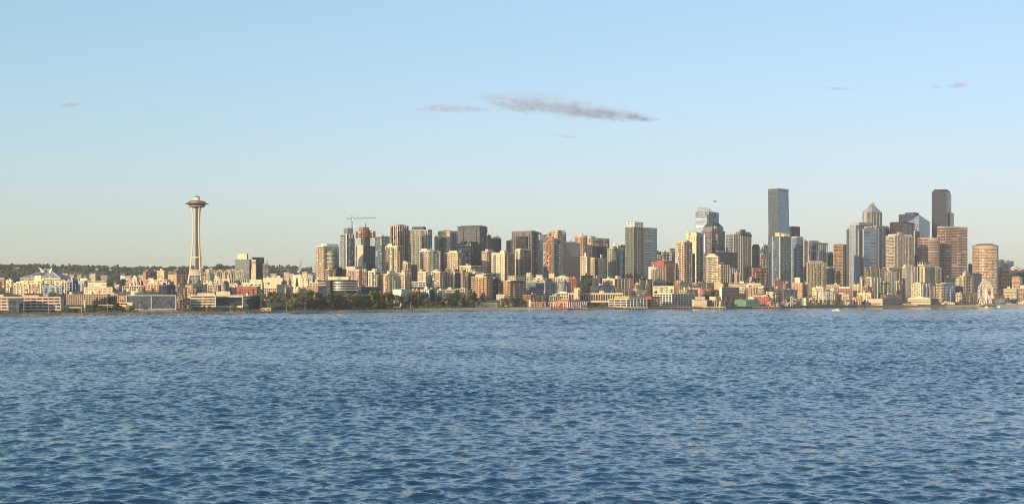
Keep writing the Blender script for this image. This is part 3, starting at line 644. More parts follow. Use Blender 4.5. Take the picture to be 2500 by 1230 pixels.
G|1511 1513 1530 602 660|navy-mid-4-.8-.6|steel-li-30-.97-.35|dark blue tower side with pale balconies left of the tallest middle tower|B 1 .45 .95 steel
G|1526 1547 1572 554 560 38|moss-gr-3.4-.7-.6|moss-gr-3-.7-.85|tall brown glass condo tower with white rooftop box|N;P 1531 1570 541 white-mid-8-.6-.5;B 0 .05 .25 olive;B 0 .6 .72 olive;B 1 .5 .64 olive;V 1 3 brown
G|1570 1572 1604 555 640|steel-dk-40-.97-.5|steel-mid-30-.97-.45|wide grey green banded glass slab behind the brown glass condo tower|N
O|1600 1603 1615 614 900|dgrey-mid-9-.9-.5|dgrey|small dark grey tower right of the banded glass slab|
O|1601 1605 1617 623 700|pink-dk-30-.97-.5|pink-dk-30-.97-.5|pink banded low tower above the red building|
O|1616 1620 1634 615 850|grey-dk-30-.97-.5|grey-dk-30-.97-.5|grey banded tower left of the tan speckled tower|
O|1633 1637 1648 608 880|lgrey-dk-30-.9-.4|grey-dk-5-.7-.4|grey tower with dark top cap beside the tan speckled tower|P 1634 1647 606 dgrey
R|1590 1621 1647 638 420 38|red|brick|large plain red windowless block|N;P 1606 1645 636 red
C|1583 1596 1610 651 330 40|lgrey|tan|grey green blank slab left below the red windowless block|
C|1593 1604 1621 654 300 42|tan-am-6-.35-.95|cream-mid-5-.4-.95|cream striped columns block in front of the red windowless block|V 1 4 cream
C|1597 1598 1618 683 290|teal-mid-4-.8-.6|teal|dark teal glazed block at the foot of the cream striped columns|
B|1616 1640 1650 689 320|dgrey|dgrey|dark low roof below the right side of the red windowless block|
# ---- middle low rows right of centre
F|1418 1432 1448 672 330|black-dk-4-.8-.5|dgrey|dark low block under the yellow twin condo|
C|1446 1465 1469 678 240|dgrey-mid-4-.6-.5|dgrey|dark grey gridded block left of the curved pink block|
C|1471 1500 1541 680 250 40|yellow-br-4-.6-.5|pink-br-5-.72-.55|wide pink and yellow gridded block with rounded roofs|P 1482 1496 676 cream;P 1502 1516 673 cream;F 1 5 5 yellow 705 .9;W 1536 1537 1546 679 6 salmon
C|1440 1462 1500 697 150 40|navy-mid-5-.8-.5|teal-bl-5-.8-.5|low dark glazed block above the long colonnade|
C|1548 1562 1596 681 260 40|black-dk-6-.8-.6|olive-am-3.6-.6-.7|dark block with speckled olive balconies below the banded glass slab|V 1 2 white
R|1549 1553 1566 695 220|brick|brick|little brick red block at the foot of the speckled olive balconies|
B|1488 1505 1540 704 160 40|tan-am-4-.5-.4|tan-am-4-.5-.4|tan clutter roofed market building above the colonnade end|P 1494 1504 700 pink
B|1541 1552 1580 708 170|cream-am-5-.5-.4|sand-dk-4-.5-.4|low cream building with round lantern left of the long white roof|
F|1595 1645 1647 698 190|yellow-dk-12-.5-.3|tan|long bright cream low office with flat roof behind the white gridded garage|P 1600 1612 701 cream
K|1597 1640 1694 717 70 30|cream-dk-6-.7-.55|white-dk-6.2-.72-.56-4|white gridded garage with five open decks beside the yellow pier|N;F 0 5 6 white 745 1.0;F 1 5 8 white 745 1.0
C|1645 1660 1690 688 260 40|brick-am-4-.5-.5|olive-am-4-.5-.4|brick and olive stepped houses on the bluff under the tan speckled tower|
C|1660 1676 1704 706 130 40|cream-dk-4-.5-.6|tan-dk-4-.5-.6|cream arched window block above the right end of the white gridded garage|F 0 2 4 cream 715 .7
C|1686 1700 1744 690 300 40|olive-am-4-.5-.4|olive-am-3.6-.5-.4|olive brown row of houses below the white terraced tower|
R|1682 1710 1737 702 180 45|salmon|salmon|salmon blank wall on the bluff behind the yellow pier building|N
F|1757 1762 1804 700 180 30|white|dgrey-li-40-.97-.5|dark glass office with white edge wall and pale bands by green trees|N;F 1 6 1 lgrey 722 .6
W|1743 1765 1768 692 280|orange|tan|small orange cream shed above the dark glass office|
F|1775 1858 1862 691 300 10|cream-dk-40-.97-.35|tan|long cream market terrace running under the rounded dark tower|
F|1820 1852 1857 682 430 10|cream-dk-30-.6-.3|tan|cream stepped market roof house below the rounded dark tower|P 1825 1842 676 yellow
C|1818 1846 1850 701 200|tan-dk-3.6-.5-.9|tan|row of tan columns under the long cream market terrace|V 0 6 cream
C|1850 1864 1890 700 180 35|cream-dk-30-.97-.45|brown-dk-30-.97-.4|pink and cream banded low block above the bright red pier shed|
C|1888 1890 1913 704 190|brown-dk-30-.97-.45|pink-dk-30-.97-.45|small pink banded block right of the pink and cream banded block|
R|1835 1838 1875 653 420|brick|brick-dk-40-.97-.3-7|plain brick brown block below the rounded dark tower|P 1860 1870 651 cream
R|1887 1892 1926 685 330|brick-am-4-.5-.4|salmon-am-4-.5-.4|brick brown market building below the white edged glass towers|
C|1915 1918 1930 692 300|brown|dgrey|brown domed low building right of the brick brown market building|
F|1912 1914 1946 706 160|teal-mid-5-.8-.5|steel-dk-8-.9-.6|dark low glass building above the wooden crane pier|
C|1933 1958 1961 690 240|orange-am-4-.4-.4|tan|orange cream building right of the brown domed one|P 1940 1954 677 yellow
C|1960 1973 1976 690 250|orange-am-3.4-.4-.4|tan|second orange cream building with rounded top, left of the striped condo|
C|1983 2010 2016 701 180|yellow-dk-6-.5-.3|tan|bright cream low building below the tan striped condo|
C|2010 2034 2044 712 120|grey-dk-4-.5-.3|tan|grey roofed low building near the white motor boat|
C|2016 2050 2056 694 260 20|tan-am-4-.5-.5|cream|cream row of stepped warehouses below the tall brown office|
R|2038 2083 2086 704 200 15|brick-dk-5-.45-.4|brown|brick red gridded low block below the tall brown office|P 2048 2076 700 yellow
C|2026 2036 2040 706 140|yellow-dk-5-.3-.3|tan|bright pale yellow house block left of the brick red gridded block|
C|2042 2072 2074 718 110|cream-am-4-.4-.4|tan|long low cream warehouse above the seawall right of the motor boat|
C|2083 2098 2100 695 230|yellow-dk-3-.3-.8|tan|cream narrow block with flat cap right of the brick red gridded block|
C|2092 2126 2130 714 120|yellow-dk-8-.4-.4|tan|low yellow building with white awnings behind the pier sheds|
R|2105 2118 2132 700 200 35|brick-am-3.6-.5-.5|salmon-am-3.6-.5-.5|red brick warehouse beside the cream balcony block|
A|2114 2127 2149 677 260 40|cream-dk-5-.5-.5|olive-li-3.6-.6-.5|cream balcony block with bright top frame by the red brick warehouse|V 1 3 cream;P 2116 2144 676 yellow
C|2099 2101 2115 678 300|cream-dk-30-.97-.4|cream|cream block with two dark bands left of the cream balcony block|
# ---- cluster three
A|1649 1671 1690 590 420 38|sand-br-3.2-.55-.5|tan-dk-2.6-.6-.9|tan speckled tower with brown striped right side|P 1650 1673 589 sand;B 1 .2 .4 tan;B 1 .6 .8 tan
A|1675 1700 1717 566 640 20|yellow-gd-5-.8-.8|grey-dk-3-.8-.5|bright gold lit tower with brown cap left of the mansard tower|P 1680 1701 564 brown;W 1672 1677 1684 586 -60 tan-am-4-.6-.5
G|1684 1690 1697 619 420|purple|navy-nv-4-.7-.7|slim dark blue box in front of the bright gold lit tower|
G|1698 1731 1755 516 1150 28|steel-li-40-.97-.42|steel-bl-6-.92-.7|SPECIAL|
C|1717 1719 1760 620 500|white|dgrey-mid-3-.6-.9|SKIP|
A|1723 1753 1757 625 380 15|yellow-dk-12-.8-.42|yellow|white terraced apartment tower with stepped round top|N;P 1727 1750 622 white;P 1730 1746 619 cream;B 0 .0 .55 cream
A|1752 1760 1781 646 360 40|cream-dk-4-.6-.6|cream-dk-4.5-.6-.6|white framed apartment wing right of the white terraced tower|F 1 12 4 cream 690 .5
C|1780 1783 1797 656 370|grey-bl-3.4-.6-.6|dgrey-bl-3.4-.6-.6|grey lattice apartment wing stepping down right of the white framed wing|V 1 3 lgrey
C|1793 1797 1808 666 360|pink-dk-3.4-.6-.6|tan-dk-3.4-.6-.6|small pink white lattice wing, lowest step of the white terraced tower|V 1 3 cream
G|1746 1752 1800 615 620 50|dgrey-dk-4-.8-.6|navy-dk-4-.8-.6|dark shaded slab with curved purple rim behind the white terraced tower|P 1748 1783 612 purple
A|1772 1791 1835 571 700 48|grey-mid-5-.9-.7|olive-mid-2.8-.5-.95|wide olive grey ribbed tower with stepped roof right of the mansard tower|N;P 1796 1833 565 grey-mid-5-.8-.7;P 1807 1820 560 dgrey;V 1 8 lgrey
G|1836 1845 1854 605 760|navy-mid-40-.97-.5|teal|ROUNDTOP|
O|1853 1856 1861 608 980|steel|steel|thin blue grey tower sliver right of the rounded dark tower|
O|1860 1864 1875 597 900|lgrey-mid-6-.8-.6|teal|small grey glass tower with white edges left of the tallest glass tower|V 0 1 white
O|1855 1858 1872 621 700|pink-br-4-.6-.5|tan-br-4-.6-.5|pink brown old tower below the small grey glass tower|
G|1925 1932 1953 553 1050|grey|dgrey-dk-9-.95-.7|square grey tower right behind the tallest glass tower|N;P 1927 1952 552 grey
G|1887 1904 1933 577 620 50|dgrey-bl-4-.8-.8|teal-mid-4-.9-.8|glass tower with two white edge lines and cream crown|N;P 1892 1920 568 cream;P 1905 1928 571 yellow;V 0 1 white;V 1 1 white
G|1928 1945 1961 580 700 45|teal-bl-5-.9-.8|steel-mid-5-.9-.7|grey blue rounded glass tower with pink rim right of the white edged one|P 1932 1960 577 pink
O|1960 1964 1975 588 900|olive|grey-mid-3-.6-.95|narrow olive grey tower right of the pink rimmed glass tower|
O|1972 1976 2004 590 850|lilac-dk-12-.5-.9-30|lilac-dk-9-.6-.9-50|lilac grey tower with black vertical window panels|
O|2000 2004 2021 594 800|black-bl-8-.8-.9-40|black-li-8-.8-.95-60|black framed tower with tall pale blue panels|P 2002 2020 593 black
O|2018 2021 2037 618 900|steel-mid-4-.8-.6|dgrey-dk-4-.7-.6|low grey teal tower in the gap left of the tall brown office|
O|2015 2019 2038 655 620|navy-nv-6-.8-.5|dgrey-dk-6-.8-.5|dark shaded low tower below the gap left of the tall brown office|
A|1968 1972 2016 641 420 60|olive-am-3.2-.5-.6|olive-am-2.8-.55-.95|wide olive and white striped condo with grey cap above the waterfront|P 1975 2010 636 grey;V 1 9 cream;B 1 .1 .18 cream;B 1 .45 .55 cream;B 1 .8 .88 cream
O|2035 2058 2067 596 640 30|bronze-br-30-.97-.42|brown-br-30-.97-.42|tall brown office with horizontal bands left of the pale blocky tower|P 2036 2057 595 bronze;V 0 2 tan
O|2066 2068 2077 560 760|silver-mid-2.6-.5-.96|silver-mid-2.6-.5-.96|slim pale ribbed fin of the blocky concrete tower|
O|2074 2089 2110 549 740 40|silver-mid-2.6-.35-.96|silver-mid-2-.3-.97|pale blocky concrete tower with fine vertical ribs|N;P 2075 2128 542 grey;V 0 3 silver
G|2107 2109 2140 560 735|grey|silver-bl-30-.97-.7-8-.02|pale blue glass front half of the blocky concrete tower|N;F 1 12 0 silver 680 .7;P 2109 2132 555 grey
O|2159 2162 2175 555 1000|steel-mid-5-.8-.7|grey-mid-5-.8-.7|grey tower between the pointed tower and the black slab|
O|2172 2205 2233 543 920 35|black-br-4-.9-.6|purple-br-4-.9-.7|black brown slab tower with faint bands|N;P 2174 2232 541 black
O|2163 2185 2231 575 740 50|conc-br-30-.97-.4-3.6|conc-br-3-.45-.9|tan grey office tower with chamfered top in front of the black slab|N;P 2168 2227 571 lgrey;P 2190 2202 566 grey;V 1 7 tan;V 0 4 tan
O|2231 2234 2245 563 900|grey|dgrey-dk-5-.8-.5|narrow grey tower at the foot of the blue sloping glass tower|
O|2241 2255 2294 580 820 50|rose-br-40-.97-.45-4.2|rose-br-40-.97-.45-4.2|rounded tan banded tower left of the wide banded tower|O
O|2288 2304 2362 553 860 60|rose-br-40-.97-.45-4.2|rose-br-40-.97-.45-4.2|wide tan banded square tower in front of the black tallest tower|N;P 2290 2361 552 sand
G|2326 2329 2335 560 1100|grey|grey|x|
O|2364 2367 2377 645 900|dgrey|dgrey|low dark tower between the wide banded tower and the hat roofed tower|
O|2375 2410 2436 599 560 38|orange-br-4-.97-.5-3.6|sand-br-4-.97-.5-3.6|HAT|
G|2437 2444 2452 634 1200|teal-mid-4-.9-.7|teal|dark teal glass tower right of the hat roofed tower|P 2437 2446 633 teal
G|2451 2462 2475 637 1150|teal-bl-5-.9-.7|teal-bl-4-.9-.7|second dark teal glass tower with flat top near the right edge|
O|2444 2462 2472 659 620 30|orange-br-3.6-.97-.45|tan-br-3.6-.97-.45|orange banded office right of the ferris wheel|
O|2470 2490 2497 676 600 25|orange-br-3.6-.97-.45|tan-br-3.6-.97-.45|lower orange banded office wing near the right edge|
O|2466 2486 2491 653 900|pink-dk-5-.5-.5|pink|pink rooftop block behind the orange banded office|
O|2468 2498 2510 660 800|dgrey-dk-5-.9-.5|dgrey|dark low tower at the right edge behind the orange offices|
F|2451 2482 2485 704 300 14|yellow-dk-30-.97-.4|tan|cream banded low office right of the ferris wheel|
F|2484 2508 2514 704 280 14|tan-dk-3.4-.55-.95|tan|cream office with dark vertical strips at the right edge|P 2490 2508 696 cream
A|2343 2353 2378 673 420 40|cream-am-3.6-.5-.4|tan-am-3.6-.5-.4|cream hotel tower with rounded stepped top left of the ferris wheel|P 2350 2370 666 pink;P 2354 2366 661 tan
A|2333 2342 2348 681 425|cream-dk-4-.4-.4|cream|lower cream shoulder of the rounded hotel tower|
G|2372 2375 2396 667 560|navy-mid-4-.9-.6|navy-mid-4-.9-.6|dark blue grey glass block between the hotel tower and the ferris wheel|
G|2306 2310 2333 676 520|navy-mid-4-.9-.6|dgrey-mid-4-.9-.6|dark glass low tower below the wide tan banded tower|
A|2240 2254 2272 655 380 42|cream|olive-am-3.2-.55-.9|CAPTOWER|
A|2262 2266 2297 652 400|cream-am-3.4-.5-.9|olive-am-3.4-.55-.95|ribbed cream condo wing with pale cap right of the dark capped tower|V 1 5 cream;P 2266 2292 649 lgrey
A|2203 2210 2240 650 400 45|cream-dk-4-.3-.3|tan-li-3-.55-.9|cream and grey striped condo with bright arched crown|P 2206 2230 646 yellow;V 1 4 lgrey;B 0 .1 .9 cream
A|2225 2248 2268 692 250 38|cream-am-4-.4-.4|grey-li-3.4-.6-.9|cream condo with bow windows behind the long pier hall|P 2232 2258 689 yellow;V 1 3 white
C|2268 2270 2288 695 260|brown|tan-dk-3.4-.4-.5|plain tan block right of the cream condo with bow windows|
A|2286 2300 2332 692 240 44|cream-am-3.6-.7-.55|steel-bl-3.6-.8-.55|banded cream and blue condo on the waterfront left of the wheel|B 0 .1 .9 cream;B 1 .05 .35 cream;P 2297 2332 690 lgrey
C|2326 2328 2352 699 280|navy-mid-4-.9-.6|navy|navy shaded block right of the banded cream and blue condo|
B|2333 2345 2376 715 200 40|pink-dk-6-.45-.4|tan-dk-6-.45-.4|old pinkish stone block below the hotel tower|
B|2376 2378 2404 719 220|purple|bronze|plain purple brown wall behind the left half of the ferris wheel|
B|2404 2428 2452 721 230|salmon|bronze|plain salmon brown wall behind the right half of the ferris wheel|F 0 1 0 cream 725 1
C|2146 2148 2170 655 430|brown-am-4-.5-.5|olive-am-4-.5-.5|brown cluttered block below the chamfered office tower|
C|2165 2170 2200 652 420|cream-dk-30-.97-.3|olive-am-3.6-.5-.5|olive block with cream balustrade roof below the chamfered office tower|P 2160 2200 653 tan
C|2160 2168 2185 664 360|olive-am-3.4-.6-.6|olive-li-3.4-.6-.6|olive balcony condo, centre of the olive group|B 1 .1 .3 cream;V 1 2 lgrey
C|2185 2190 2205 688 300|cream-dk-3.4-.5-.9|olive-am-3.4-.5-.9|small cream fluted block right of the olive balcony condo|
C|2110 2114 2147 652 420|brown-am-4-.5-.5|olive-dk-4-.5-.5|brown gridded block under the pale blocky concrete tower|V 1 3 tan
C|2147 2150 2172 690 250|dgrey-li-4-.5-.4|olive-dk-4-.5-.5|dark block with white roof domes behind the pier shed|
R|2150 2162 2202 719 150 40|brick-dk-5-.6-.4|salmon-dk-5-.6-.4|long red brick range behind the slanting pier shed|
# ---- piers
P|1487 1530 1579 730 10 40|yellow-dk-8-.8-.35|white-dk-7-.85-.4|large pale yellow and white pier building with strips of windows|N;F 1 3 6 white 749 1.1;P 1500 1576 723 cream-dk-30-.97-.3;F 0 3 3 yellow 749 1.2
P|1562 1590 1611 723 35 40|red|red-li-5-.4-.35-4.5|bright red pier house with white square windows|N;F 0 1 0 red 745 .5
P|1694 1726 1727 731 5 -20|yellow-dk-5-.35-.25|green|yellow pier hall with small square windows beside the green end wall|N;F 0 1 0 brown 746 .8;P 1700 1722 724 cream
P|1727 1750 1770 732 8 35|orange-am-4-.5-.45|sand-am-3.6-.55-.5|orange and pink pier hall right of the yellow pier hall|N;P 1732 1760 724 cream;F 0 3 5 orange 750 .6
P|1786 1822 1855 734 20 42|green-dk-9-.2-.2|green|green pier shed with gabled front and tall white windows|N;S 3 green
P|1842 1878 1880 725 60 12|red|brick|bright red pier shed with long roof behind the green pier shed|N;P 1842 1876 719 cream-dk-4-.5-.4;W 1870 1888 1890 712 12 cream-dk-8-.3-.4
P|1874 1882 1900 737 20|salmon-dk-4-.5-.5|tan-dk-4-.5-.5|small salmon kiosk building on the pier by the wooden crane|
P|1826 1840 1842 726 80|yellow|tan|small cream twin gabled house left of the bright red pier shed|N;S 2 cream
P|1907 1918 1930 736 30 35|purple-bl-5-.6-.5|grey-am-4-.6-.5|grey and blue pier building with stair tower|
P|1956 1966 1972 732 60|green|green|dark green pier box beside the pale yellow pier tower|
P|1962 1967 1969 727 40|yellow|cream|slim pale yellow pier tower|N
P|1975 1986 1990 728 70|cream-dk-6-.3-.8|tan|tan pier tower with slot windows beside the row of street trees|B 0 .1 .9 tan
P|2064 2074 2077 728 50|cream-dk-6-.3-.8|tan|tan balcony block at the seawall below the brick red gridded block|B 0 .1 .9 tan
P|2089 2101 2104 724 60|orange-am-5-.4-.5|tan|orange cream tower house at the seawall left of the slanting pier shed|
P|2080 2090 2091 729 70|sand-dk-4-.5-.8|tan|narrow dark doored pier block left of the orange cream tower house|
P|2103 2117 2119 735 60|teal-dk-6-.6-.6|teal|dark green low pavilion at the seawall|
P|2117 2155 2200 729 25 40|sand-dk-30-.97-.3|purple-dk-20-.97-.4|pier shed with long slanting cream gable roof|N;F 0 2 0 cream 746 .8;F 1 2 0 bronze 746 .8
P|2192 2240 2250 741 10 12|orange-dk-6-.5-.3|tan|low orange cream terrace on the pier edge|
P|2216 2272 2292 728 45 35|yellow-dk-30-.97-.3|dgrey-mid-6-.8-.6|long cream pier hall with dark glazed gable end|N;S 4 steel;F 0 3 0 cream 746 1.2
P|2292 2330 2336 738 40 20|sand-dk-6-.5-.4|tan|low cream arcade on the pier left of the wheel|V 0 8 cream
P|2432 2482 2490 742 15 12|sand-dk-10-.6-.4|tan|low cream terminal shed right of the ferris wheel|
P|2428 2460 2484 731 80 25|teal-dk-10-.8-.5|teal|dark green glazed low hall behind the cream terminal shed|
P|2486 2512 2520 737 30 15|cream-dk-8-.6-.3|tan|cream pier hall with white awning at the right edge|
P|1344 1385 1432 737 5 40|salmon-br-5-.5-.5|pink-br-4.4-.5-.55|pink hotel on red pilings over the water with rows of arches|N;P 1360 1420 732 brick;V 1 9 white;V 0 5 cream
B|1360 1388 1390 715 80 10|yellow-dk-6-.45-.6|yellow|bright yellow arcade block left of the long colonnade|N;P 1366 1384 712 white;F 0 2 7 yellow 730 .8
B|1389 1520 1524 715 90 10|pink-br-6.6-.62-.9-9|pink|long pink colonnade building with tall dark bays|N;P 1462 1474 710 pink;F 0 1 22 pink 738 2.6
B|1402 1416 1416 703 130|yellow-am-9-.5-.9-16|yellow|small yellow twin arched tower above the long colonnade|N
'''
for _l in CITY.strip().split('\n'):
    _l = _l.strip()
    if not _l or _l.startswith('#'): continue
    q = _l.split('|')
    if q[4] in ('x', 'SKIP') or 'dummy' in q[2] or 'gr_x' in q[2]: continue
    if q[4] in ('SPECIAL', 'ROUNDTOP', 'HAT', 'CAPTOWER'): continue
    build(_l)
# ------------------------------------------------------------ landmark towers
def lm(x0, xc, x1, yt, d, a, name, label, cat):
    D = shore(xc)+d; pts, A, Ll, Rr = corners(x0, xc, x1, D, a)
    z0 = min(ground(*p) for p in pts)-3
    org = (sum(p[0] for p in pts)/4, sum(p[1] for p in pts)/4, z0)
    return D, pts, org, root(name, org, label, cat)
def loft(pts0, z0, pts1, z1, mats, top, org, parent, name):
    mb = MB(); a = rel(pts0, org); b = rel(pts1, org); n = len(a); u = 0
    for i in range(n):
        j = (i+1) % n; l = math.hypot(a[j][0]-a[i][0], a[j][1]-a[i][1]); m = mats[i % len(mats)]
        mb.face([(*a[i], z0-org[2]), (*a[j], z0-org[2]), (*b[j], z1-org[2]), (*b[i], z1-org[2])], m, [(u, z0), (u+l, z0), (u+l, z1), (u, z1)]); u += l
    mb.face([(*p, z1-org[2]) for p in b], top); return mb.build(name, parent)
# cream and green speckled pair by the tall brown condo
build('A|1482 1498 1514 606 640 38|olive-gr-3.4-.7-.6|teal-gr-3.4-.8-.6|green and cream balcony tower left of the bright cream windowed tower|B 0 .1 .5 olive;B 0 .75 .9 cream;B 1 .1 .4 steel')
build('A|1496 1509 1527 598 690 42|yellow-dk-4.5-.4-.4|navy-li-30-.97-.3|bright cream tower with navy shaded balcony side left of the tall brown glass condo|N;P 1497 1509 595 white;P 1511 1526 597 yellow;B 1 .5 .95 steel')
# broad cream tower's round bay
rt = ROOTS['broad cream balcony tower, leftmost of the high rises, with round glass bay']
D = shore(806)+600; pts = round_pts(798, 817, D, 18); o = rt.location
mb = MB(); mb.prism(rel(pts, o), 0, WZ(612, D)-o[2], facade('grey-gr-4-.95-.7'), MM('lgrey')); mb.build('glass_bay', rt)
for y in (621, 631, 641, 651, 661):
    mb = MB(); mb.prism(rel(inset(pts, -.8), o), WZ(y, D)-o[2], WZ(y, D)-o[2]+1.1, MM('cream'), MM('cream')); mb.build('bay_band', rt)
# curved crown tower
D, pts, org, rt = lm(1698, 1731, 1755, 516, 1150, 28, 'glass_tower', 'tall pale banded glass tower with curved lilac crown left of the dark mansard tower', 'tower')
zt = WZ(516, D); prism_part('wall', pts, org[2], zt-16, 'steel-li-40-.97-.42', 'steel-bl-40-.97-.5', org, rt, 'steel')
prism_part('upper_wall', pts, zt-15.99, zt, 'steel-bl-4-.97-.96-3.6-0', 'steel-bl-4-.97-.96-3.6-0', org, rt, 'steel')
a_, n_, l_ = at(pts, 0, .2, -6); mb = MB(); P = []
x0_, x1_ = WX(1703, D+8), WX(1744, D+8); tops = [505, 505.2, 505.8, 506.6, 508, 511, 515]
for i in range(7):
    x = x0_+(x1_-x0_)*i/6; P.append((x-org[0], D+10-org[1], WZ(tops[i], D+10)-org[2]))
for i in range(6):
    for dy, rv in ((0, 0), (3, 1)):
        q4 = [(P[i][0], P[i][1]+dy, zt-org[2]-1), (P[i+1][0], P[i+1][1]+dy, zt-org[2]-1), (P[i+1][0], P[i+1][1]+dy, P[i+1][2]), (P[i][0], P[i][1]+dy, P[i][2])]
        mb.face(q4 if not rv else q4[::-1], plain((.33,.34,.38), .5))
    mb.face([P[i], P[i+1], (P[i+1][0], P[i+1][1]+3, P[i+1][2]), (P[i][0], P[i][1]+3, P[i][2])], 'lgrey')
mb.face([(P[0][0], P[0][1], zt-org[2]-1), P[0], (P[0][0], P[0][1]+3, P[0][2]), (P[0][0], P[0][1]+3, zt-org[2]-1)], 'lgrey')
mb.build('crown', rt)
a_, n_, l_ = at(pts, 1, .45, .5)
mb = MB(); mb.box((a_[0]-org[0], a_[1]-org[1], (WZ(509, D)+WZ(526, D))/2-org[2]), (2.2, 2.0, WZ(509, D)-WZ(526, D)), 'white', R_(60)); mb.build('mast_fin', rt)
a_, n_, l_ = at(pts, 0, .93, .3)
mb = MB(); mb.box((a_[0]-org[0], a_[1]-org[1], WZ(534, D)-org[2]), (5, .7, WZ(524, D)-WZ(545, D)), 'navy', math.atan2(n_[1], n_[0])+pi/2); mb.build('dark_slot', rt)
# flag on its pole
fl = root('flag', (WX(1742, D+20), D+20, WZ(509, D+20)), 'grey flag flying on a thin pole above the curved crown tower', 'flag')
mb = MB(); mb.tube([(0,0,0),(0,0,WZ(488, D+20)-WZ(509, D+20))], .18, plain((.6,.6,.58), .5), 6, [.22,.12]); mb.build('flagpole', fl)
mb = MB(); zz = WZ(491.3, D+20)-WZ(509, D+20)
for i in range(6):
    xs = [0+i*1.25, (i+1)*1.25]; yy = [sin(x*1.3)*.5 for x in xs]; dz = [-x*.16 for x in xs]
    mb.face([(xs[0], yy[0], zz-2.1+dz[0]), (xs[1], yy[1], zz-2.1+dz[1]), (xs[1], yy[1], zz+2.1+dz[1]), (xs[0], yy[0], zz+2.1+dz[0])], plain((.16,.16,.17)))
mb.build('cloth', fl)
# rounded top tower
D, pts, org, rt = lm(1836, 1846, 1855, 606, 760, 60, 'glass_tower', 'dark banded tower with round barrel top right of the wide olive tower', 'tower')
zt = WZ(606, D); prism_part('wall', pts, org[2], zt, 'dgrey-mid-40-.97-.5', 'navy-mid-40-.97-.5', org, rt, 'dgrey')
p0, p1, p2, p3 = rel(pts, org); n = 10; mb = MB(); prev = None
for i in range(n+1):
    t = i/n; f = (1-cos(pi*t))/2; h = zt-org[2]+sin(pi*t)*(WZ(596, D)-zt)
    A0 = (p0[0]+(p2[0]-p0[0])*f, p0[1]+(p2[1]-p0[1])*f) if False else (p0[0]+(p1[0]-p0[0])*f, p0[1]+(p1[1]-p0[1])*f)
    B0 = (p3[0]+(p2[0]-p3[0])*f, p3[1]+(p2[1]-p3[1])*f); cur = ((*A0, h), (*B0, h))
    if prev: mb.face([prev[0], cur[0], cur[1], prev[1]], 'dgrey'); mb.face([(p0[0],p0[1],zt-org[2]), cur[0], prev[0]], 'black'); mb.face([(p3[0],p3[1],zt-org[2]), prev[1], cur[1]], 'black')
    prev = cur
mb.build('barrel_roof', rt)
# tower with dark hat
D = shore(2405)+560; pts = round_pts(2375, 2436, D, 12); cx_, cy_ = sum(p[0] for p in pts)/12, sum(p[1] for p in pts)/12
org = (cx_, cy_, ground(cx_, cy_)-3); rt = root('office_tower', org, 'orange banded tower with dark sloping hat roof behind the ferris wheel', 'tower'); zt = WZ(600, D)
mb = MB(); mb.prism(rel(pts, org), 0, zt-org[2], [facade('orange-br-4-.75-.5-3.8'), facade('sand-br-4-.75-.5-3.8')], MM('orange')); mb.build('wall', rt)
mb = MB(); mb.prism(rel(inset(pts, -.3), org), zt-org[2]-4, zt-org[2]+.4, MM('orange'), MM('orange')); mb.build('parapet_band', rt)
loft(inset(pts, -1.6), zt+.4, inset(pts, 15), WZ(594, D), [MM('purple')], MM('purple'), (org[0], org[1], org[2]), rt, 'hat_roof')
mb = MB(); mb.tube([(2,0,WZ(594,D)-org[2]-.5),(2,0,WZ(590,D)-org[2])], .25, 'grey', 5); mb.build('mast', rt)
# tower with capped head
D, pts, org, rt = lm(2245, 2258, 2272, 652, 380, 42, 'apartment_tower', 'cream apartment tower with flaring pale head and dark cone roof', 'apartment tower')
prism_part('wall', pts, org[2], WZ(652, D), 'cream-dk-5-.2-.3', 'olive-am-3.2-.55-.9', org, rt, 'cream')
balcony(pts, 0, .35, .6, org[2]+25, WZ(655, D), 'brown', org, rt, dep=.8, hh=1.6)
hp = corners(2240, 2256, 2272, D-3, 42)[0]; zz = WZ(650, D)
loft(pts, WZ(652, D), hp, zz+1.5, [MM('cream')], MM('cream'), org, rt, 'flare'); prism_part('head', hp, zz+1.5, WZ(640, D), 'cream-dk-6-.5-.45-9', 'cream-dk-6-.5-.45-9', org, rt, 'cream')
loft(inset(hp, 2), WZ(640, D)+.02, inset(hp, 12.5), WZ(631, D), [MM('dgrey')], MM('dgrey'), org, rt, 'cone_roof')
# tallest glass tower
D, _, org, rt = lm(1876, 1899, 1925, 461, 980, 48, 'glass_tower', 'tallest slim blue green glass tower, square with a flaring foot', 'tower')
P_t = corners(1875, 1899, 1925, D, 48)[0]; P_m = corners(1876, 1900.5, 1927, D-1, 48)[0]; P_b = corners(1872, 1902, 1933, D-7, 48)[0]
gm_ = facade('teal-mid-2-.97-.9-3.6-0'); gn_ = facade('teal-bl-2-.97-.9-3.6-0')
loft(P_b, org[2], P_m, WZ(560, D), [gm_, gn_], MM('dgrey'), org, rt, 'lower_wall'); loft(P_m, WZ(560, D)+.01, P_t, WZ(466, D), [gm_, gn_], MM('dgrey'), org, rt, 'wall')
prism_part('crown', inset(P_t, -.3), WZ(466, D)+.01, WZ(460, D), 'teal-mid-30-.97-.4', 'teal-mid-30-.97-.4', org, rt, 'dgrey')
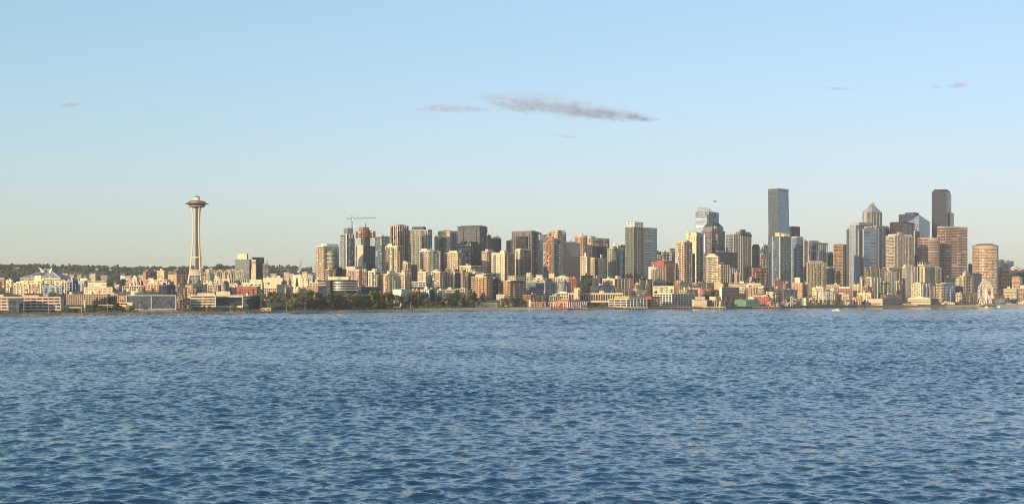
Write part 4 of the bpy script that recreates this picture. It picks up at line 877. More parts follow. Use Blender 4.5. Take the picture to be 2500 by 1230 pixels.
# mansard tower with pale bays
D, pts, org, rt = lm(1714, 1738, 1770, 560, 760, 40, 'office_tower', 'dark purple tower with mansard roof and bright pale centre bays', 'tower')
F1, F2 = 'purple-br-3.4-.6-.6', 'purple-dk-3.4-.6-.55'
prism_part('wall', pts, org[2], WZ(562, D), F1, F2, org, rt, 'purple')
up = corners(1717, 1739, 1766, D+3, 40)[0]; prism_part('upper_wall', up, WZ(562, D)+.01, WZ(553, D), 'purple', 'purple', org, rt, 'purple')
loft(inset(up, .4), WZ(553, D)+.02, corners(1726, 1741, 1756, D+13, 40)[0], WZ(544, D), [MM('dgrey')], MM('dgrey'), org, rt, 'mansard_roof')
def slab_on(side, f, w, za, zb, mat, name, out=.5, dep=1.2):
    a, n, l = at(pts, side, f, out-dep/2+.1); mb = MB(); mb.box((a[0]-org[0], a[1]-org[1], (za+zb)/2-org[2]), (w, dep, zb-za), mat, math.atan2(n[1], n[0])+pi/2); mb.build(name, rt)
slab_on(1, .38, 17, WZ(613, D), WZ(582, D), facade('yellow-dk-4.4-.75-.75-7'), 'pale_bay'); slab_on(1, .38, 9, WZ(582, D)+.02, WZ(571, D), MM('yellow'), 'pale_bay_top')
slab_on(0, .25, 3, WZ(617, D), WZ(571, D), MM('white'), 'pale_strip'); slab_on(1, .30, 10, WZ(558, D), WZ(551, D), MM('yellow'), 'bright_gable', out=.2)
slab_on(1, .02, 2.2, WZ(680, D), WZ(619, D), MM('white'), 'pale_corner')
# pointed tower
D, pts, org, rt = lm(2104, 2124, 2154, 516, 960, 42, 'office_tower', 'grey stone tower with pyramid roof and small top knob', 'tower')
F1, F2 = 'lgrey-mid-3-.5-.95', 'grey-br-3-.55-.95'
# octagonal cut corners
def octo(pts, c):
    o = []
    for i in range(4):
        a, b, d_ = pts[i-1], pts[i], pts[(i+1) % 4]
        la = math.hypot(a[0]-b[0], a[1]-b[1]); lb = math.hypot(d_[0]-b[0], d_[1]-b[1])
        o += [(b[0]+(a[0]-b[0])*c/la, b[1]+(a[1]-b[1])*c/la), (b[0]+(d_[0]-b[0])*c/lb, b[1]+(d_[1]-b[1])*c/lb)]
    return o
oc = octo(corners(2101, 2124, 2158, D, 42)[0], 9)
mb = MB(); mb.prism(rel(oc, org), 0, WZ(517, D)-org[2], [facade(F1), facade(F1), facade(F2), facade(F2), facade(F2)], MM('grey')); mb.build('wall', rt)
loft(oc, WZ(517, D)+.01, inset(oc, 14), WZ(507, D), [MM('grey')], MM('grey'), org, rt, 'roof_base')
loft(inset(oc, 14), WZ(507, D)+.02, inset(oc, 29), WZ(497, D), [MM('grey')], MM('grey'), org, rt, 'pyramid_roof')
cxy = (sum(p[0] for p in oc)/8-org[0], sum(p[1] for p in oc)/8-org[1])
mb = MB(); mb.box((cxy[0], cxy[1], (WZ(499, D)+WZ(492, D))/2-org[2]), (5, 5, WZ(492, D)-WZ(499, D)), 'grey', .7); mb.build('knob', rt)
for f in (.25, .5, .75):
    a, n, l = at(pts, 1, f, .2); mb = MB(); mb.box((a[0]-org[0], a[1]-org[1], (WZ(519, D)+org[2])/2-org[2]), (1.4, 1, WZ(519, D)-org[2]), 'lgrey', math.atan2(n[1], n[0])+pi/2); mb.build('fin', rt)
build('O|2100 2140 2162 550 950 42|grey-br-3-.55-.95|steel-mid-3-.55-.95|stepped lower shoulder joined round the pyramid roofed tower|N')
# blue tower with sloping crown
D, pts, org, rt = lm(2194, 2244, 2270, 560, 1150, 35, 'glass_tower', 'blue mirror glass tower with obliquely sloping crown', 'tower')
A1, B1 = 'blue-nv-3-.97-.97-3.6-0', 'blue-bl-2.5-.97-.97-3.6-0'
mb = MB(); r_ = rel(pts, org); zs = [WZ(522, D), WZ(524, D), WZ(539, D), WZ(518, D)]
mb.prism(r_, 0, 0, [facade(A1), facade(B1), facade(B1), facade(A1)], MM('navy'), z1s=[z-org[2] for z in zs]); mb.build('wall', rt)
cr_ = [r_[1], ((r_[0][0]+r_[1][0])/2*1.0, (r_[0][1]+r_[1][1])/2)]
fa, n0, l0 = at(pts, 0, .45, .25); fb, _, _ = at(pts, 0, 1.0, .25)
mb = MB(); mb.face([(fa[0]-org[0], fa[1]-org[1], WZ(541, D)-org[2]), (fb[0]-org[0], fb[1]-org[1], WZ(541, D)-org[2]), (fb[0]-org[0], fb[1]-org[1], WZ(525, D)-org[2])], facade('steel-bl-3-.97-.97-3.6-.02'))
mb.face([(fa[0]-org[0], fa[1]-org[1], 0), (fb[0]-org[0], fb[1]-org[1], 0), (fb[0]-org[0], fb[1]-org[1], WZ(541.05, D)-org[2]), (fa[0]-org[0], fa[1]-org[1], WZ(541.05, D)-org[2])], facade('steel-bl-3-.97-.97-3.6-.02')); mb.build('pale_facet', rt)
mb = MB(); mb.prism([(x*.45-6, y*.45+2) for x, y in r_], WZ(526, D)-org[2], WZ(517, D)-org[2], MM('navy'), MM('navy')); mb.build('penthouse', rt)
# black tallest tower
D, pts, org, rt = lm(2275, 2311, 2325, 467, 1250, 22, 'office_tower', 'black tallest tower near the right edge with stepped shoulder and glinting corner strip', 'tower')
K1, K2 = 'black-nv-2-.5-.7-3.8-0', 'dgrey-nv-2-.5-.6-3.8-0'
prism_part('wall', pts, org[2], WZ(467, D), K1, K2, org, rt, 'black')
prism_part('crown', corners(2279, 2311, 2321, D+3, 22)[0], WZ(467, D)+.01, WZ(462, D), 'black', 'black', org, rt, 'black')
prism_part('shoulder', corners(2318, 2320, 2331, D+28, 22)[0], org[2], WZ(517, D+28), 'dgrey', K2, org, rt, 'dgrey')
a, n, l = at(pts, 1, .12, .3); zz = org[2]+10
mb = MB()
while zz < WZ(472, D): mb.box((a[0]-org[0], a[1]-org[1], zz-org[2]), (l*.2, 1.2, 2.0), plain((.62,.50,.42), .5), math.atan2(n[1], n[0])+pi/2); zz += 3.8  # pale blocks, the corner's glints put in as colour
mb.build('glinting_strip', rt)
mb = MB(); mb.tube([(6,0,WZ(462,D)-org[2]-1),(6,0,WZ(457.5,D)-org[2])], .4, 'grey', 5); mb.build('mast', rt)
# dark tower with sloped front
D, pts, org, rt = lm(1371, 1374, 1418, 620, 560, 62, 'office_tower', 'dark grey tower with smooth wedge shaped sloping top', 'tower')
mt = plain((.075,.07,.07), .45, 0, .08); m2 = plain((.12,.115,.12), .4, 0, .08)
p0, p1, p2, p3 = rel(pts, org); zb = WZ(625, D)-org[2]; zh = WZ(590, D)-org[2]; f1 = .36
mid = (p1[0]+(p2[0]-p1[0])*f1, p1[1]+(p2[1]-p1[1])*f1); midb = (p0[0]+(p3[0]-p0[0])*f1, p0[1]+(p3[1]-p0[1])*f1)
mb = MB(); q = lambda p, z: (p[0], p[1], z)
dep = .45; def_ = lambda a, b, t: (a[0]+(b[0]-a[0])*t, a[1]+(b[1]-a[1])*t)
b1, b2 = def_(p1, p0, dep), def_(p2, p3, dep); rdg = def_(b1, b2, f1)
mb.face([q(p1, 0), q(p2, 0), q(p2, zb), q(def_(p1, p2, .5), zb), q(p1, zh)], mt)
mb.face([q(p1, zh), q(def_(p1, p2, .5), zb), q(p2, zb), q(def_(p2, p3, .5), zh*.98), q(def_(def_(p1, p2, .4), def_(p0, p3, .4), .5), zh)], m2)
mb.face([q(p0, 0), q(p1, 0), q(p1, zh), q(p0, zh)], mt); mb.face([q(p3, 0), q(p0, 0), q(p0, zh), q(p3, zh*.98)], mt); mb.face([q(p2, 0), q(p3, 0), q(p3, zh*.98), q(def_(p2, p3, .5), zh*.98), q(p2, zb)], mt)
mb.face([q(p1, zh), q(def_(def_(p1, p2, .4), def_(p0, p3, .4), .5), zh), q(def_(p2, p3, .5), zh*.98), q(p3, zh*.98), q(p0, zh)], mt)
mb.build('wall', rt)
parapet(corners(1385, 1389, 1424, D+70, 60)[0], WZ(676, D+70), 2, 'dgrey', org, rt, 'podium_roof')
# tower under construction
D, pts, org, rt = lm(869, 889, 916, 598, 640, 45, 'unfinished_tower', 'unfinished tower with orange formwork and bare floor slabs on top', 'tower under construction')
prism_part('wall', pts, org[2], WZ(600, D), 'navy-mid-3-.8-.95', 'navy-nv-3-.8-.95', org, rt, 'navy')
a, n, l = at(pts, 0, .55, .4); mb = MB(); mb.box((a[0]-org[0], a[1]-org[1], (WZ(598, D)+org[2]+8)/2-org[2]), (l*.72, 1.2, WZ(598, D)-org[2]-8), 'sand', math.atan2(n[1], n[0])+pi/2); mb.build('concrete_panel', rt)
core = inset(pts, 9); prism_part('core', core, WZ(600, D), WZ(560, D), 'dgrey', 'dgrey', org, rt, 'dgrey')
z = WZ(600, D)+1
while z < WZ(580, D):
    prism_part('floor_slab', inset(pts, .2), z, z+.55, 'conc', 'conc', org, rt, 'conc'); z += 3.4
orange = plain((.26,.105,.06), .7, 0, .5, .3)
for i, (f0, f1, side, ya, yb) in enumerate(((0,.26,0,581,564),(.4,.62,0,578,569),(.78,.98,0,580,562),(.02,.3,1,579,560),(.42,.66,1,581,567),(.8,1,1,580,563))):
    a, n, l = at(pts, side, (f0+f1)/2, .5); za, zb = WZ(ya, D), WZ(yb, D)
    mb = MB(); ang = math.atan2(n[1], n[0])+pi/2; w = l*(f1-f0)
    for k in range(4): mb.box((a[0]-org[0], a[1]-org[1], za+(zb-za)*(k+.5)/4-org[2]), (w, .8, (zb-za)*.14), orange, ang)
    for k in range(4):
        t = (k+.5)/4-.5; mb.box((a[0]-org[0]+cos(ang)*w*t, a[1]-org[1]+sin(ang)*w*t, (za+zb)/2-org[2]), (.9, .9, zb-za), orange, ang)
    mb.build('formwork_panel', rt)
for k in range(3):
    prism_part('formwork_deck', inset(pts, .6+2.5*k), WZ(578-7*k, D), WZ(578-7*k, D)+1.4, 'brown', 'brown', org, rt, 'brown')
mb = MB(); mb.box((-3, 0, WZ(558, D)-org[2]), (14, 12, 6), 'brown', .8); mb.build('formwork_head', rt)
mb = MB(); mb.tube([(0,0,WZ(560, D)-org[2]),(0,0,WZ(544, D)-org[2])], 1.0, 'purple', 4); mb.build('mast', rt)
def lattice(mb, a, b, w, n, mat, t=.22):
    a, b = Vector(a), Vector(b); d = (b-a); s = d.normalized().cross(Vector((0,1,0)) if abs(d.normalized().y) < .9 else Vector((0,0,1))).normalized()*w/2; u = d.normalized().cross(s).normalized()*w/2
    ch = [s+u, s-u, -s-u, -s+u]
    for c in ch: mb.tube([a+c, b+c], t, mat, 4)
    for i in range(n):
        p, q_ = a+d*i/n, a+d*(i+1)/n
        for k in range(4): mb.tube([p+ch[k], q_+ch[(k+1)%4]], t*.7, mat, 3)
white_steel = plain((.26,.25,.24), .5)
# tower crane
D = shore(859)+720; X0 = WX(859, D); zg = ground(X0, D); cr = root('tower_crane', (X0, D, zg), 'white tower crane with long level jib above the unfinished tower', 'crane')
zj = WZ(533.5, D)-zg; ztop = WZ(523.5, D)-zg
mb = MB(); lattice(mb, (0,0,0), (0,0,zj), 2.0, 60, white_steel, .22); mb.build('mast', cr)
mb = MB(); mb.tube([(0,0,zj),(0,0,ztop)], .8, white_steel, 4, [1.0,.3]); mb.build('tower_peak', cr)
ej = WX(917, D)-X0; ec = WX(839, D)-X0
mb = MB(); lattice(mb, (0,0,zj), (ej, 6, zj+1.5), 1.2, 24, white_steel, .17); mb.build('jib', cr)
mb = MB(); lattice(mb, (0,0,zj), (ec, -2, zj-.6), 1.2, 8, white_steel, .2); mb.build('counter_jib', cr)
mb = MB(); mb.box((ec+2.5, -2, zj-1.2), (4.5, 2.5, 2.4), 'lgrey'); mb.build('counterweight', cr)
mb = MB(); mb.box((1.6, -1.6, zj-1.8), (2, 2, 2.4), 'white'); mb.build('cab', cr)
for x2 in (ej*.3, ej*.66, ec*.8):
    mb = MB(); mb.tube([(0,0,ztop),(x2, x2*.1, zj+1)], .07, 'grey', 3); mb.build('tie_rod', cr)
# two leaning cranes far behind
for (xa, ya, xb, yb, d_, lab) in ((731, 664, 735, 636, 1500, 'small leaning crane boom over the wooded ridge left of the high rises'), (769, 664, 773, 634, 1200, 'thin leaning crane boom touching the leftmost high rise')):
    D = shore(xa)+d_; X0 = WX(xa, D); zg = ground(X0, D); cr = root('crane', (X0, D, zg), lab, 'crane')
    mb = MB(); lattice(mb, (0,0,0), (0,0,WZ(ya, D)-zg), 2, 12, 'grey', .3); mb.build('mast', cr)
    mb = MB(); lattice(mb, (0,0,WZ(ya, D)-zg), (WX(xb, D)-X0, 0, WZ(yb, D)-zg), 1.6, 14, 'grey', .28); mb.build('boom', cr)
    mb = MB(); mb.box((-2.5, 0, WZ(ya, D)-zg+1), (5, 3, 3), 'lgrey'); mb.build('cab', cr)

# ------------------------------------------------------------ observation tower
D = 2900.; X0 = WX(480.5, D); zb = WZ(690, D); nd = root('observation_tower', (X0, D, zb), 'tall white observation tower with flying saucer top on three splayed legs', 'observation tower')
def HZ(y): return WZ(y, D)-zb
PX = D/FPX
ivory = plain((.64,.52,.34), .55, 0, .04); dkn = plain((.03,.028,.03), .5); rib = plain((.18,.13,.11), .5)
core = plain((.035,.028,.035), .6)
mb = MB(); mb.prism([(x, y) for x, y in ((-2.3,-2.3),(2.3,-2.3),(2.3,2.3),(-2.3,2.3))], 0, HZ(505), core, core); mb.build('core', nd)
ys_ = [692, 675, 655, 635, 610, 585, 560, 540, 525, 512, 505]
rs_ = [21, 18.3, 15.4, 13.2, 11.1, 9.4, 8.3, 8.6, 9.8, 11.8, 13.2]
sp_ = [5.2, 4.4, 3.4, 2.5, 1.8, 1.5, 1.5, 1.6, 2.2, 3.4, 4.4]
for th in (200, 320, 80):
    lg = MB(); a = R_(th)
    for sgn in (-1, 1):
        pts_ = []
        for y, r, s_ in zip(ys_, rs_, sp_):
            rr = r*PX; ss = s_*PX*.62
            pts_.append((cos(a)*rr-sin(a)*ss*sgn, sin(a)*rr+cos(a)*ss*sgn, HZ(y)))
        lg.tube(pts_, 1.3, ivory, 6, [1.45, 1.4, 1.4, 1.35, 1.35, 1.3, 1.3, 1.3, 1.3, 1.25, 1.25])
    for k in range(1, 4):
        y, r, s_ = ys_[k], rs_[k], sp_[k]; rr = r*PX; ss = s_*PX*.62
        lg.tube([(cos(a)*rr-sin(a)*ss, sin(a)*rr+cos(a)*ss, HZ(y)), (cos(a)*rr+sin(a)*ss, sin(a)*rr-cos(a)*ss, HZ(y))], .7, ivory, 5)
    lg.build('leg', nd)
mb = MB(); mb.lathe([(6,HZ(630)),(12.6*PX,HZ(630)),(12.9*PX,HZ(627)),(6,HZ(627))], ivory, n=24); mb.build('ring_platform', nd)
for (y0, y1, r, m_) in ((673, 670, 20.5, 'pink'), (669.5, 666.5, 18, 'pink'), (666, 662.5, 18.5, 'cream'), (661.5, 658.5, 15, 'pink')):
    mb = MB(); mb.lathe([(3, HZ(y0)), (r*PX, HZ(y0)), (r*PX, HZ(y1)), (3, HZ(y1))], MM(m_), n=28); mb.build('pavilion_deck', nd)
mb = MB(); mb.lathe([(3, HZ(691)), (16*PX, HZ(691)), (16*PX, HZ(673)), (3, HZ(673))], facade('cream-bl-5-.8-.9-9'), n=28); mb.build('pavilion', nd)
mb = MB(); mb.lathe([(3, HZ(508)), (13*PX, HZ(507)), (20*PX, HZ(504.5)), (21*PX, HZ(503.6)), (20*PX, HZ(502.6)), (19*PX, HZ(502.4))], [dkn, rib, plain((.55,.42,.36), .5), plain((.55,.42,.36), .5), dkn], n=40); mb.build('lower_saucer', nd)
mb = MB(); mb.lathe([(18*PX, HZ(502.8)), (20*PX, HZ(501)), (20.3*PX, HZ(499))], dkn, n=40); mb.build('glazed_deck', nd)
mb = MB(); mb.lathe([(18*PX, HZ(499.4)), (28.5*PX, HZ(498.3)), (28.5*PX, HZ(497.5)), (18*PX, HZ(497.2))], rib, n=48); mb.build('halo_ring', nd)
for k in range(24):
    a = 2*pi*k/24; mb = MB(); mb.tube([(cos(a)*20*PX, sin(a)*20*PX, HZ(494.5)), (cos(a)*28*PX, sin(a)*28*PX, HZ(498))], .25, rib, 4); mb.build('halo_strut', nd)
mb = MB(); mb.lathe([(19.5*PX, HZ(499)), (21*PX, HZ(496)), (21*PX, HZ(493)), (20.2*PX, HZ(491.6)), (12*PX, HZ(490)), (8*PX, HZ(488.5)), (7.3*PX, HZ(487.5))], [rib, plain((.20,.15,.13), .5), dkn, ivory, ivory, ivory], n=40); mb.build('observation_deck', nd)
mb = MB(); mb.lathe([(7.3*PX, HZ(488)), (7.3*PX, HZ(482.3)), (0, HZ(482.2))], ivory, n=24); mb.build('crown_drum', nd)
mb = MB(); mb.lathe([(7.2*PX, HZ(482.5)), (7.6*PX, HZ(481.6)), (6.8*PX, HZ(480.2)), (2.2*PX, HZ(479.3)), (.8*PX, HZ(477)), (0, HZ(476.6))], rib, n=24); mb.build('crown_cap', nd)
mb = MB(); mb.tube([(0,0,HZ(478)),(0,0,HZ(470)),(0,0,HZ(461.5))], .5, 'grey', 6, [.7,.45,.2]); mb.build('spire', nd)

# ------------------------------------------------------------ arena roof
D = shore(98)+1150; X0 = WX(98, D); zb = WZ(690, D); ar = root('arena', (X0, D, zb), 'low arena with broad grey pyramid roof and white corner arms', 'arena')
k = D/FPX; hw, hr, dp = 49*k, 11*k, 55.; ze, zr = (690-679)*k, (690-663.5)*k
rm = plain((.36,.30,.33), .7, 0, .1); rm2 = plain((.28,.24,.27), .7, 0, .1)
e4 = [(-hw, 0), (hw, 0), (hw, dp*2), (-hw, dp*2)]; r4 = [(-hr, dp*.75), (hr, dp*.75), (hr, dp*1.25), (-hr, dp*1.25)]
mb = MB(); mb.prism(e4, 0, ze, facade('cream-dk-8-.8-.6-8'), MM('grey')); mb.build('wall', ar)
mb = MB()
for i in range(4):
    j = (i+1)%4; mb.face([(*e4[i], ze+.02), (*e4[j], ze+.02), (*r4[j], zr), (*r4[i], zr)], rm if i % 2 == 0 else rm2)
mb.face([(*p, zr) for p in r4], 'grey'); mb.build('roof', ar)
for sx in (-1, 1):
    mb = MB(); mb.tube([(sx*hw, 0, ze), (sx*hr*1.0, dp*.75, zr+1.2)], 1.0, 'lgrey', 4); mb.build('roof_rib', ar)
    mb = MB(); mb.tube([(sx*hr*.75, dp*.7, zr), (sx*hr*1.35, dp*.6, zr+9.5*k)], 1.5, 'white', 5, [3.0, 1.3]); mb.build('corner_arm', ar)
mb = MB(); mb.prism([(-hr*1.0, dp*.8), (hr*1.0, dp*.8), (hr*1.0, dp*1.2), (-hr*1.0, dp*1.2)], zr-.5, zr+9*k, MM('green'), MM('green')); mb.build('roof_lantern', ar)
mb = MB(); mb.tube([(-2, dp*.55, zr-2), (-14, 0, ze+1)], 2.2, rm2, 4, [2, 5]); mb.build('front_rib', ar)

# ------------------------------------------------------------ white science arches
for i, (x0, x1, yt, yb, d_) in enumerate(((527, 545, 658.5, 682, 1010), (546.5, 564, 658.5, 684, 1000), (557, 578, 657, 685, 985), (579.5, 597, 658.5, 680, 1010))):
    D = shore(560)+d_; X0 = WX((x0+x1)/2, D); zb = WZ(yb, D); w = (x1-x0)/2/FPX*D; h = WZ(yt, D)-zb
    rt = root('lattice_arch', (X0, D, zb), ['leftmost white open arch frame right of the observation tower', 'second white open arch frame, overlapping the tallest', 'tallest white arch frame, third from the observation tower', 'rightmost white open arch frame before the grey glass block'][i], 'arch', 'white arch frames at the science pavilion')
    for (sx, sy) in ((-1,-1),(1,-1),(1,1),(-1,1)):
        mb = MB(); pl = []
        for t in range(9):
            u = t/8.0; rr = w*(1 if u < .45 else max(.05, (1-((u-.45)/.55)**1.9))); pl.append((sx*rr, sy*rr*.8, h*(u if u < .5 else .5+.5*(1-(1-(u-.5)*2)**1.35))))
        mb.tube(pl, .75, ivory, 5); mb.build('arch_leg', rt)
    for sx in (-.3, .3):
        mb = MB(); mb.tube([(sx*w, -w*.5, 0), (sx*w, -w*.5, h*.6), (0, 0, h)], .5, ivory, 5); mb.build('inner_rib', rt)
build('B|524 560 602 681 960 45|yellow-dk-4-.5-.6|cream-dk-4-.5-.6|low cream pavilion hall beneath the white arches|N;V 0 8 white;V 1 8 white')
# ------------------------------------------------------------ glass campus
D, pts, org, rt = lm(571, 609, 616, 634, 1150, 12, 'office_building', 'grey glass block with cream box on its roof behind the white arches', 'office building')
top = corners(574, 609, 614, D, 12)[0]; loft(pts, org[2], top, WZ(633, D), [facade('teal-mid-2.5-.8-.6'), facade('dgrey-dk-2.5-.8-.6')], MM('dgrey'), org, rt, 'wall')
prism_part('roof_box', corners(580, 603, 606, D+4, 12)[0], WZ(633, D)+.1, WZ(619.5, D), 'yellow', 'dgrey', org, rt, 'yellow'); prism_part('roof_cap', corners(584, 601, 604, D+6, 12)[0], WZ(619.5, D)+.1, WZ(618, D), 'grey', 'dgrey', org, rt, 'grey')
D, pts, org, rt = lm(616, 617, 645, 629, 1180, 60, 'office_tower', 'dark slab block between the white stair tower and scaffolding', 'office building')
prism_part('wall', pts, org[2], WZ(629, D), 'dgrey', 'dgrey-mid-4-.7-.5', org, rt, 'dgrey'); parapet(pts, WZ(629, D), 1, 'dgrey', org, rt)
D, pts, org, rt = lm(612, 624, 626, 635, 1120, 15, 'stair_tower', 'slim white flaring stair tower with dark head band', 'tower')
pt = corners(615, 624, 626, D, 15)[0]; loft(corners(611, 624, 626, D, 15)[0], org[2], pt, WZ(642, D), [facade('cream-am-5-.3-.4'), MM('cream')], MM('cream'), org, rt, 'wall')
prism_part('dark_band', pt, WZ(642, D)+.02, WZ(637, D), 'brown', 'brown', org, rt, 'brown'); prism_part('head', pt, WZ(637, D)+.02, WZ(634.5, D), 'white', 'cream', org, rt, 'white')
D, pts, org, rt = lm(640, 645, 655, 643, 1150, 50, 'scaffold_tower', 'grey scaffold framed tower right of the dark slab block', 'building')
prism_part('wall', pts, org[2], WZ(643, D), 'grey-dk-4-.6-.7', 'lgrey-dk-4-.6-.6', org, rt, 'grey')
mb = MB(); lattice(mb, (4, 0, 0), (4, 0, WZ(635, D)-org[2]), 2, 20, 'grey', .3); mb.build('hoist_mast', rt)
# ------------------------------------------------------------ oval banded office
D = shore(826)+190; zb = ground(WX(826, D), D)-2; X0 = WX(836, D+30); ov = root('office_building', (X0, D+32, zb), 'dark oval office with bright silver floor bands above the park trees', 'office building')
k = (D+32)/FPX
def oval(rx, ry, z0, z1, mat, name, cx=0., n=40):
    mb = MB(); mb.prism([(cx+rx*cos(2*pi*i/n), ry*sin(2*pi*i/n)) for i in range(n)], z0, z1, mat, MM('dgrey')); return mb.build(name, ov)
zy = lambda y: WZ(y, D+10)-zb
oval(37*k, 26, 0, zy(684.5), facade('navy-nv-3-.95-.95'), 'wall')
band = plain((.80,.66,.42), .28, .75, .05)
for y in (708.5, 703, 697, 690.5): oval(37.6*k, 26.6, zy(y), zy(y)+1.2, band, 'floor_band')
oval(37.5*k, 26.5, zy(684.5), zy(684.5)+.8, MM('dgrey'), 'roof')
mb = MB(); mb.box((-30*k, -16, zy(684)/2), (11*k, 22, zy(684)), MM('dgrey')); mb.build('stair_block', ov)
mb = MB(); mb.box((-47*k, -4, zy(685)/2), (18*k, 26, zy(685)), facade('navy-nv-3-.95-.95')); mb.build('side_wing', ov)
for y in (697, 690.5):
    mb = MB(); mb.box((-47*k, -4, zy(y)+.5), (18.4*k, 27, 1.1), band); mb.build('floor_band', ov)
mb = MB(); mb.box((-9*k, 2, zy(680)), (50*k, 20, zy(675.5)-zy(684.6)), MM('yellow')); mb.build('penthouse', ov)
mb = MB(); mb.box((-7*k, -8.3, zy(679.5)), (9*k, 1, 4), MM('grey')); mb.build('louvre_panel', ov)
# ------------------------------------------------------------ ferris wheel on its pier
D = shore(2406)-20; k = D/FPX; hub = (WX(2406, D), D, WZ(714.5, D)); rad = 28.3*k
fw = root('ferris_wheel', (hub[0], D, 3.0), 'white ferris wheel standing on the pier near the right edge', 'ferris wheel'); zh = hub[2]-3
wh = plain((.86,.78,.66), .5, 0, .04); ang = R_(38)
ax = Vector((cos(ang), sin(ang), 0)); ay = Vector((-sin(ang), cos(ang), 0))
def wp(r, t, o): return Vector((0,0,zh))+ax*(cos(t)*r)+Vector((0,0,1))*(sin(t)*r)+ay*o
for o_ in (-1.6, 1.6):
    mb = MB(); mb.tube([wp(rad, 2*pi*i/48, o_) for i in range(49)], .6, wh, 5); mb.build('rim', fw)
    mb = MB(); mb.tube([wp(rad*.86, 2*pi*i/48, o_) for i in range(49)], .16, wh, 4); mb.build('inner_rim', fw)
for i in range(21):
    t = 2*pi*i/21
    mb = MB(); mb.tube([wp(1.5, t, -.8), wp(rad, t, -1.6)], .28, wh, 4); mb.tube([wp(1.5, t, .8), wp(rad, t, 1.6)], .28, wh, 4); mb.build('spoke', fw)
for i in range(42):
    t = 2*pi*(i+.5)/42; p = wp(rad+1.7, t, 0); mb = MB(); mb.box(p, (1.7, 1.7, 1.8), MM('white') if i % 2 else MM('lgrey'), ang); mb.build('gondola', fw)
mb = MB(); mb.tube([wp(0, 0, -4.5), wp(0, 0, 4.5)], 1.5, wh, 10); mb.build('hub', fw)
for o_ in (-5, 5):
    for s_ in (-1, 1):
        mb = MB(); mb.tube([wp(0, 0, o_*.8), Vector((0,0,0))+ax*(s_*15)+ay*o_*1.3], .75, wh, 6); mb.build('support_leg', fw)
    for s_ in (-.45, .45):
        mb = MB(); mb.tube([wp(0, 0, o_*.8), Vector((0,0,0))+ax*(s_*15)+ay*o_*1.3], .5, wh, 6); mb.build('inner_support', fw)
mb = MB(); mb.box((0, 0, 1.2), (38, 16, 2.4), facade('cream-dk-4-.5-.4-3'), ang); mb.build('boarding_station', fw)

# ------------------------------------------------------------ motor boat
D = 2055.; bt = root('motor_boat', (WX(2040.5, D), D, 0.0), 'small white motor boat with dark cabin window off the piers', 'boat'); bt.rotation_euler.z = R_(8)
wb = plain((.85,.80,.70), .35, 0, .04); mb = MB()
secs = []
for i in range(9):
    t = i/8.; x = -5.2+10.4*t; w = 1.65*(1-max(0, (.35-t)/.35)**2*.95) ; bw = w*.55; keel = -.45; dk = 1.15+.75*(max(0, .5-t)*2)**1.5
    secs.append([(x, -w, dk), (x, -bw, keel), (x, bw, keel), (x, w, dk)])
for i in range(8):
    for k_ in range(3): mb.face([secs[i][k_], secs[i+1][k_], secs[i+1][k_+1], secs[i][k_+1]], wb)
    mb.face([secs[i][3], secs[i+1][3], secs[i+1][0], secs[i][0]], wb)
mb.face(secs[-1], wb); mb.face(secs[0][::-1], wb); mb.build('hull', bt)
mb = MB(); mb.prism([(-1.6,-1.2),(3.4,-1.3),(3.4,1.3),(-1.6,1.2)], 1.1, 2.9, wb, wb); mb.build('cabin', bt)
mb = MB(); mb.prism([(-1.75,-1.24),(1.6,-1.32),(1.6,1.32),(-1.75,1.24)], 1.75, 2.6, MM('black'), MM('black')); mb.build('cabin_window', bt)
mb = MB(); mb.prism([(-1.9,-1.45),(4.2,-1.45),(4.2,1.45),(-1.9,1.45)], 2.92, 3.15, wb, wb); mb.build('cabin_roof', bt)
mb = MB(); mb.tube([(2.6,0,3.1),(2.8,0,5.6)], .09, 'lgrey', 5); mb.build('mast', bt)
mb = MB(); mb.tube([(-4.8,-.4,2.2),(-4.9,0,2.5),(-4.8,.4,2.2)], .05, 'lgrey', 4); mb.build('bow_rail', bt)
for px, py, lab in ((2408, 750, 'tiny white boat low on the water under the ferris wheel'), (2438, 750, 'tiny white boat right of the ferris wheel foot')):
    D = 72000/(py-723.9); c = root('small_boat', (WX(px, D), D, 0), lab, 'boat')
    mb = MB(); mb.prism([(-3.5,0),(-2,-1.1),(3,-1.1),(3,1.1),(-2,1.1)], -.3, .9, wb, wb); mb.build('hull', c)
    mb = MB(); mb.prism([(-.8,-.8),(1.6,-.8),(1.6,.8),(-.8,.8)], .9, 2.6, wb, MM('white')); mb.build('cabin', c)

# ------------------------------------------------------------ shore things
def place(name, px, d, label, cat, group=None):
    D = shore(px)+d; X = WX(px, D); z = g_px(px, d); return D, root(name, (X, D, z), label, cat, group)
# white head sculpture: tall narrow head on a neck
D, rt = place('head_sculpture', 1294, 12, 'tall slender white head sculpture at the edge of the park', 'sculpture')
h = (750.5-729.5)/FPX*D; mb = MB()
prof = [(0,.9),(.05,.95),(.12,1.0),(.2,1.25),(.27,1.9),(.4,2.3),(.55,2.45),(.7,2.4),(.85,2.1),(.94,1.3),(1.0,.2)]
mb.lathe([(b_*.62, a_*h) for a_, b_ in prof], wh, n=20); o = mb.build('head', rt, True)
mb = MB(); mb.tube([(0,-1.45,h*.62),(0,-1.9,h*.5),(0,-1.5,h*.45)], .3, wh, 6, [.15,.4,.2]); mb.build('nose', rt)
mb = MB(); mb.box((0,-1.3,h*.36), (1.1,.4,.25), wh); mb.build('lips', rt)
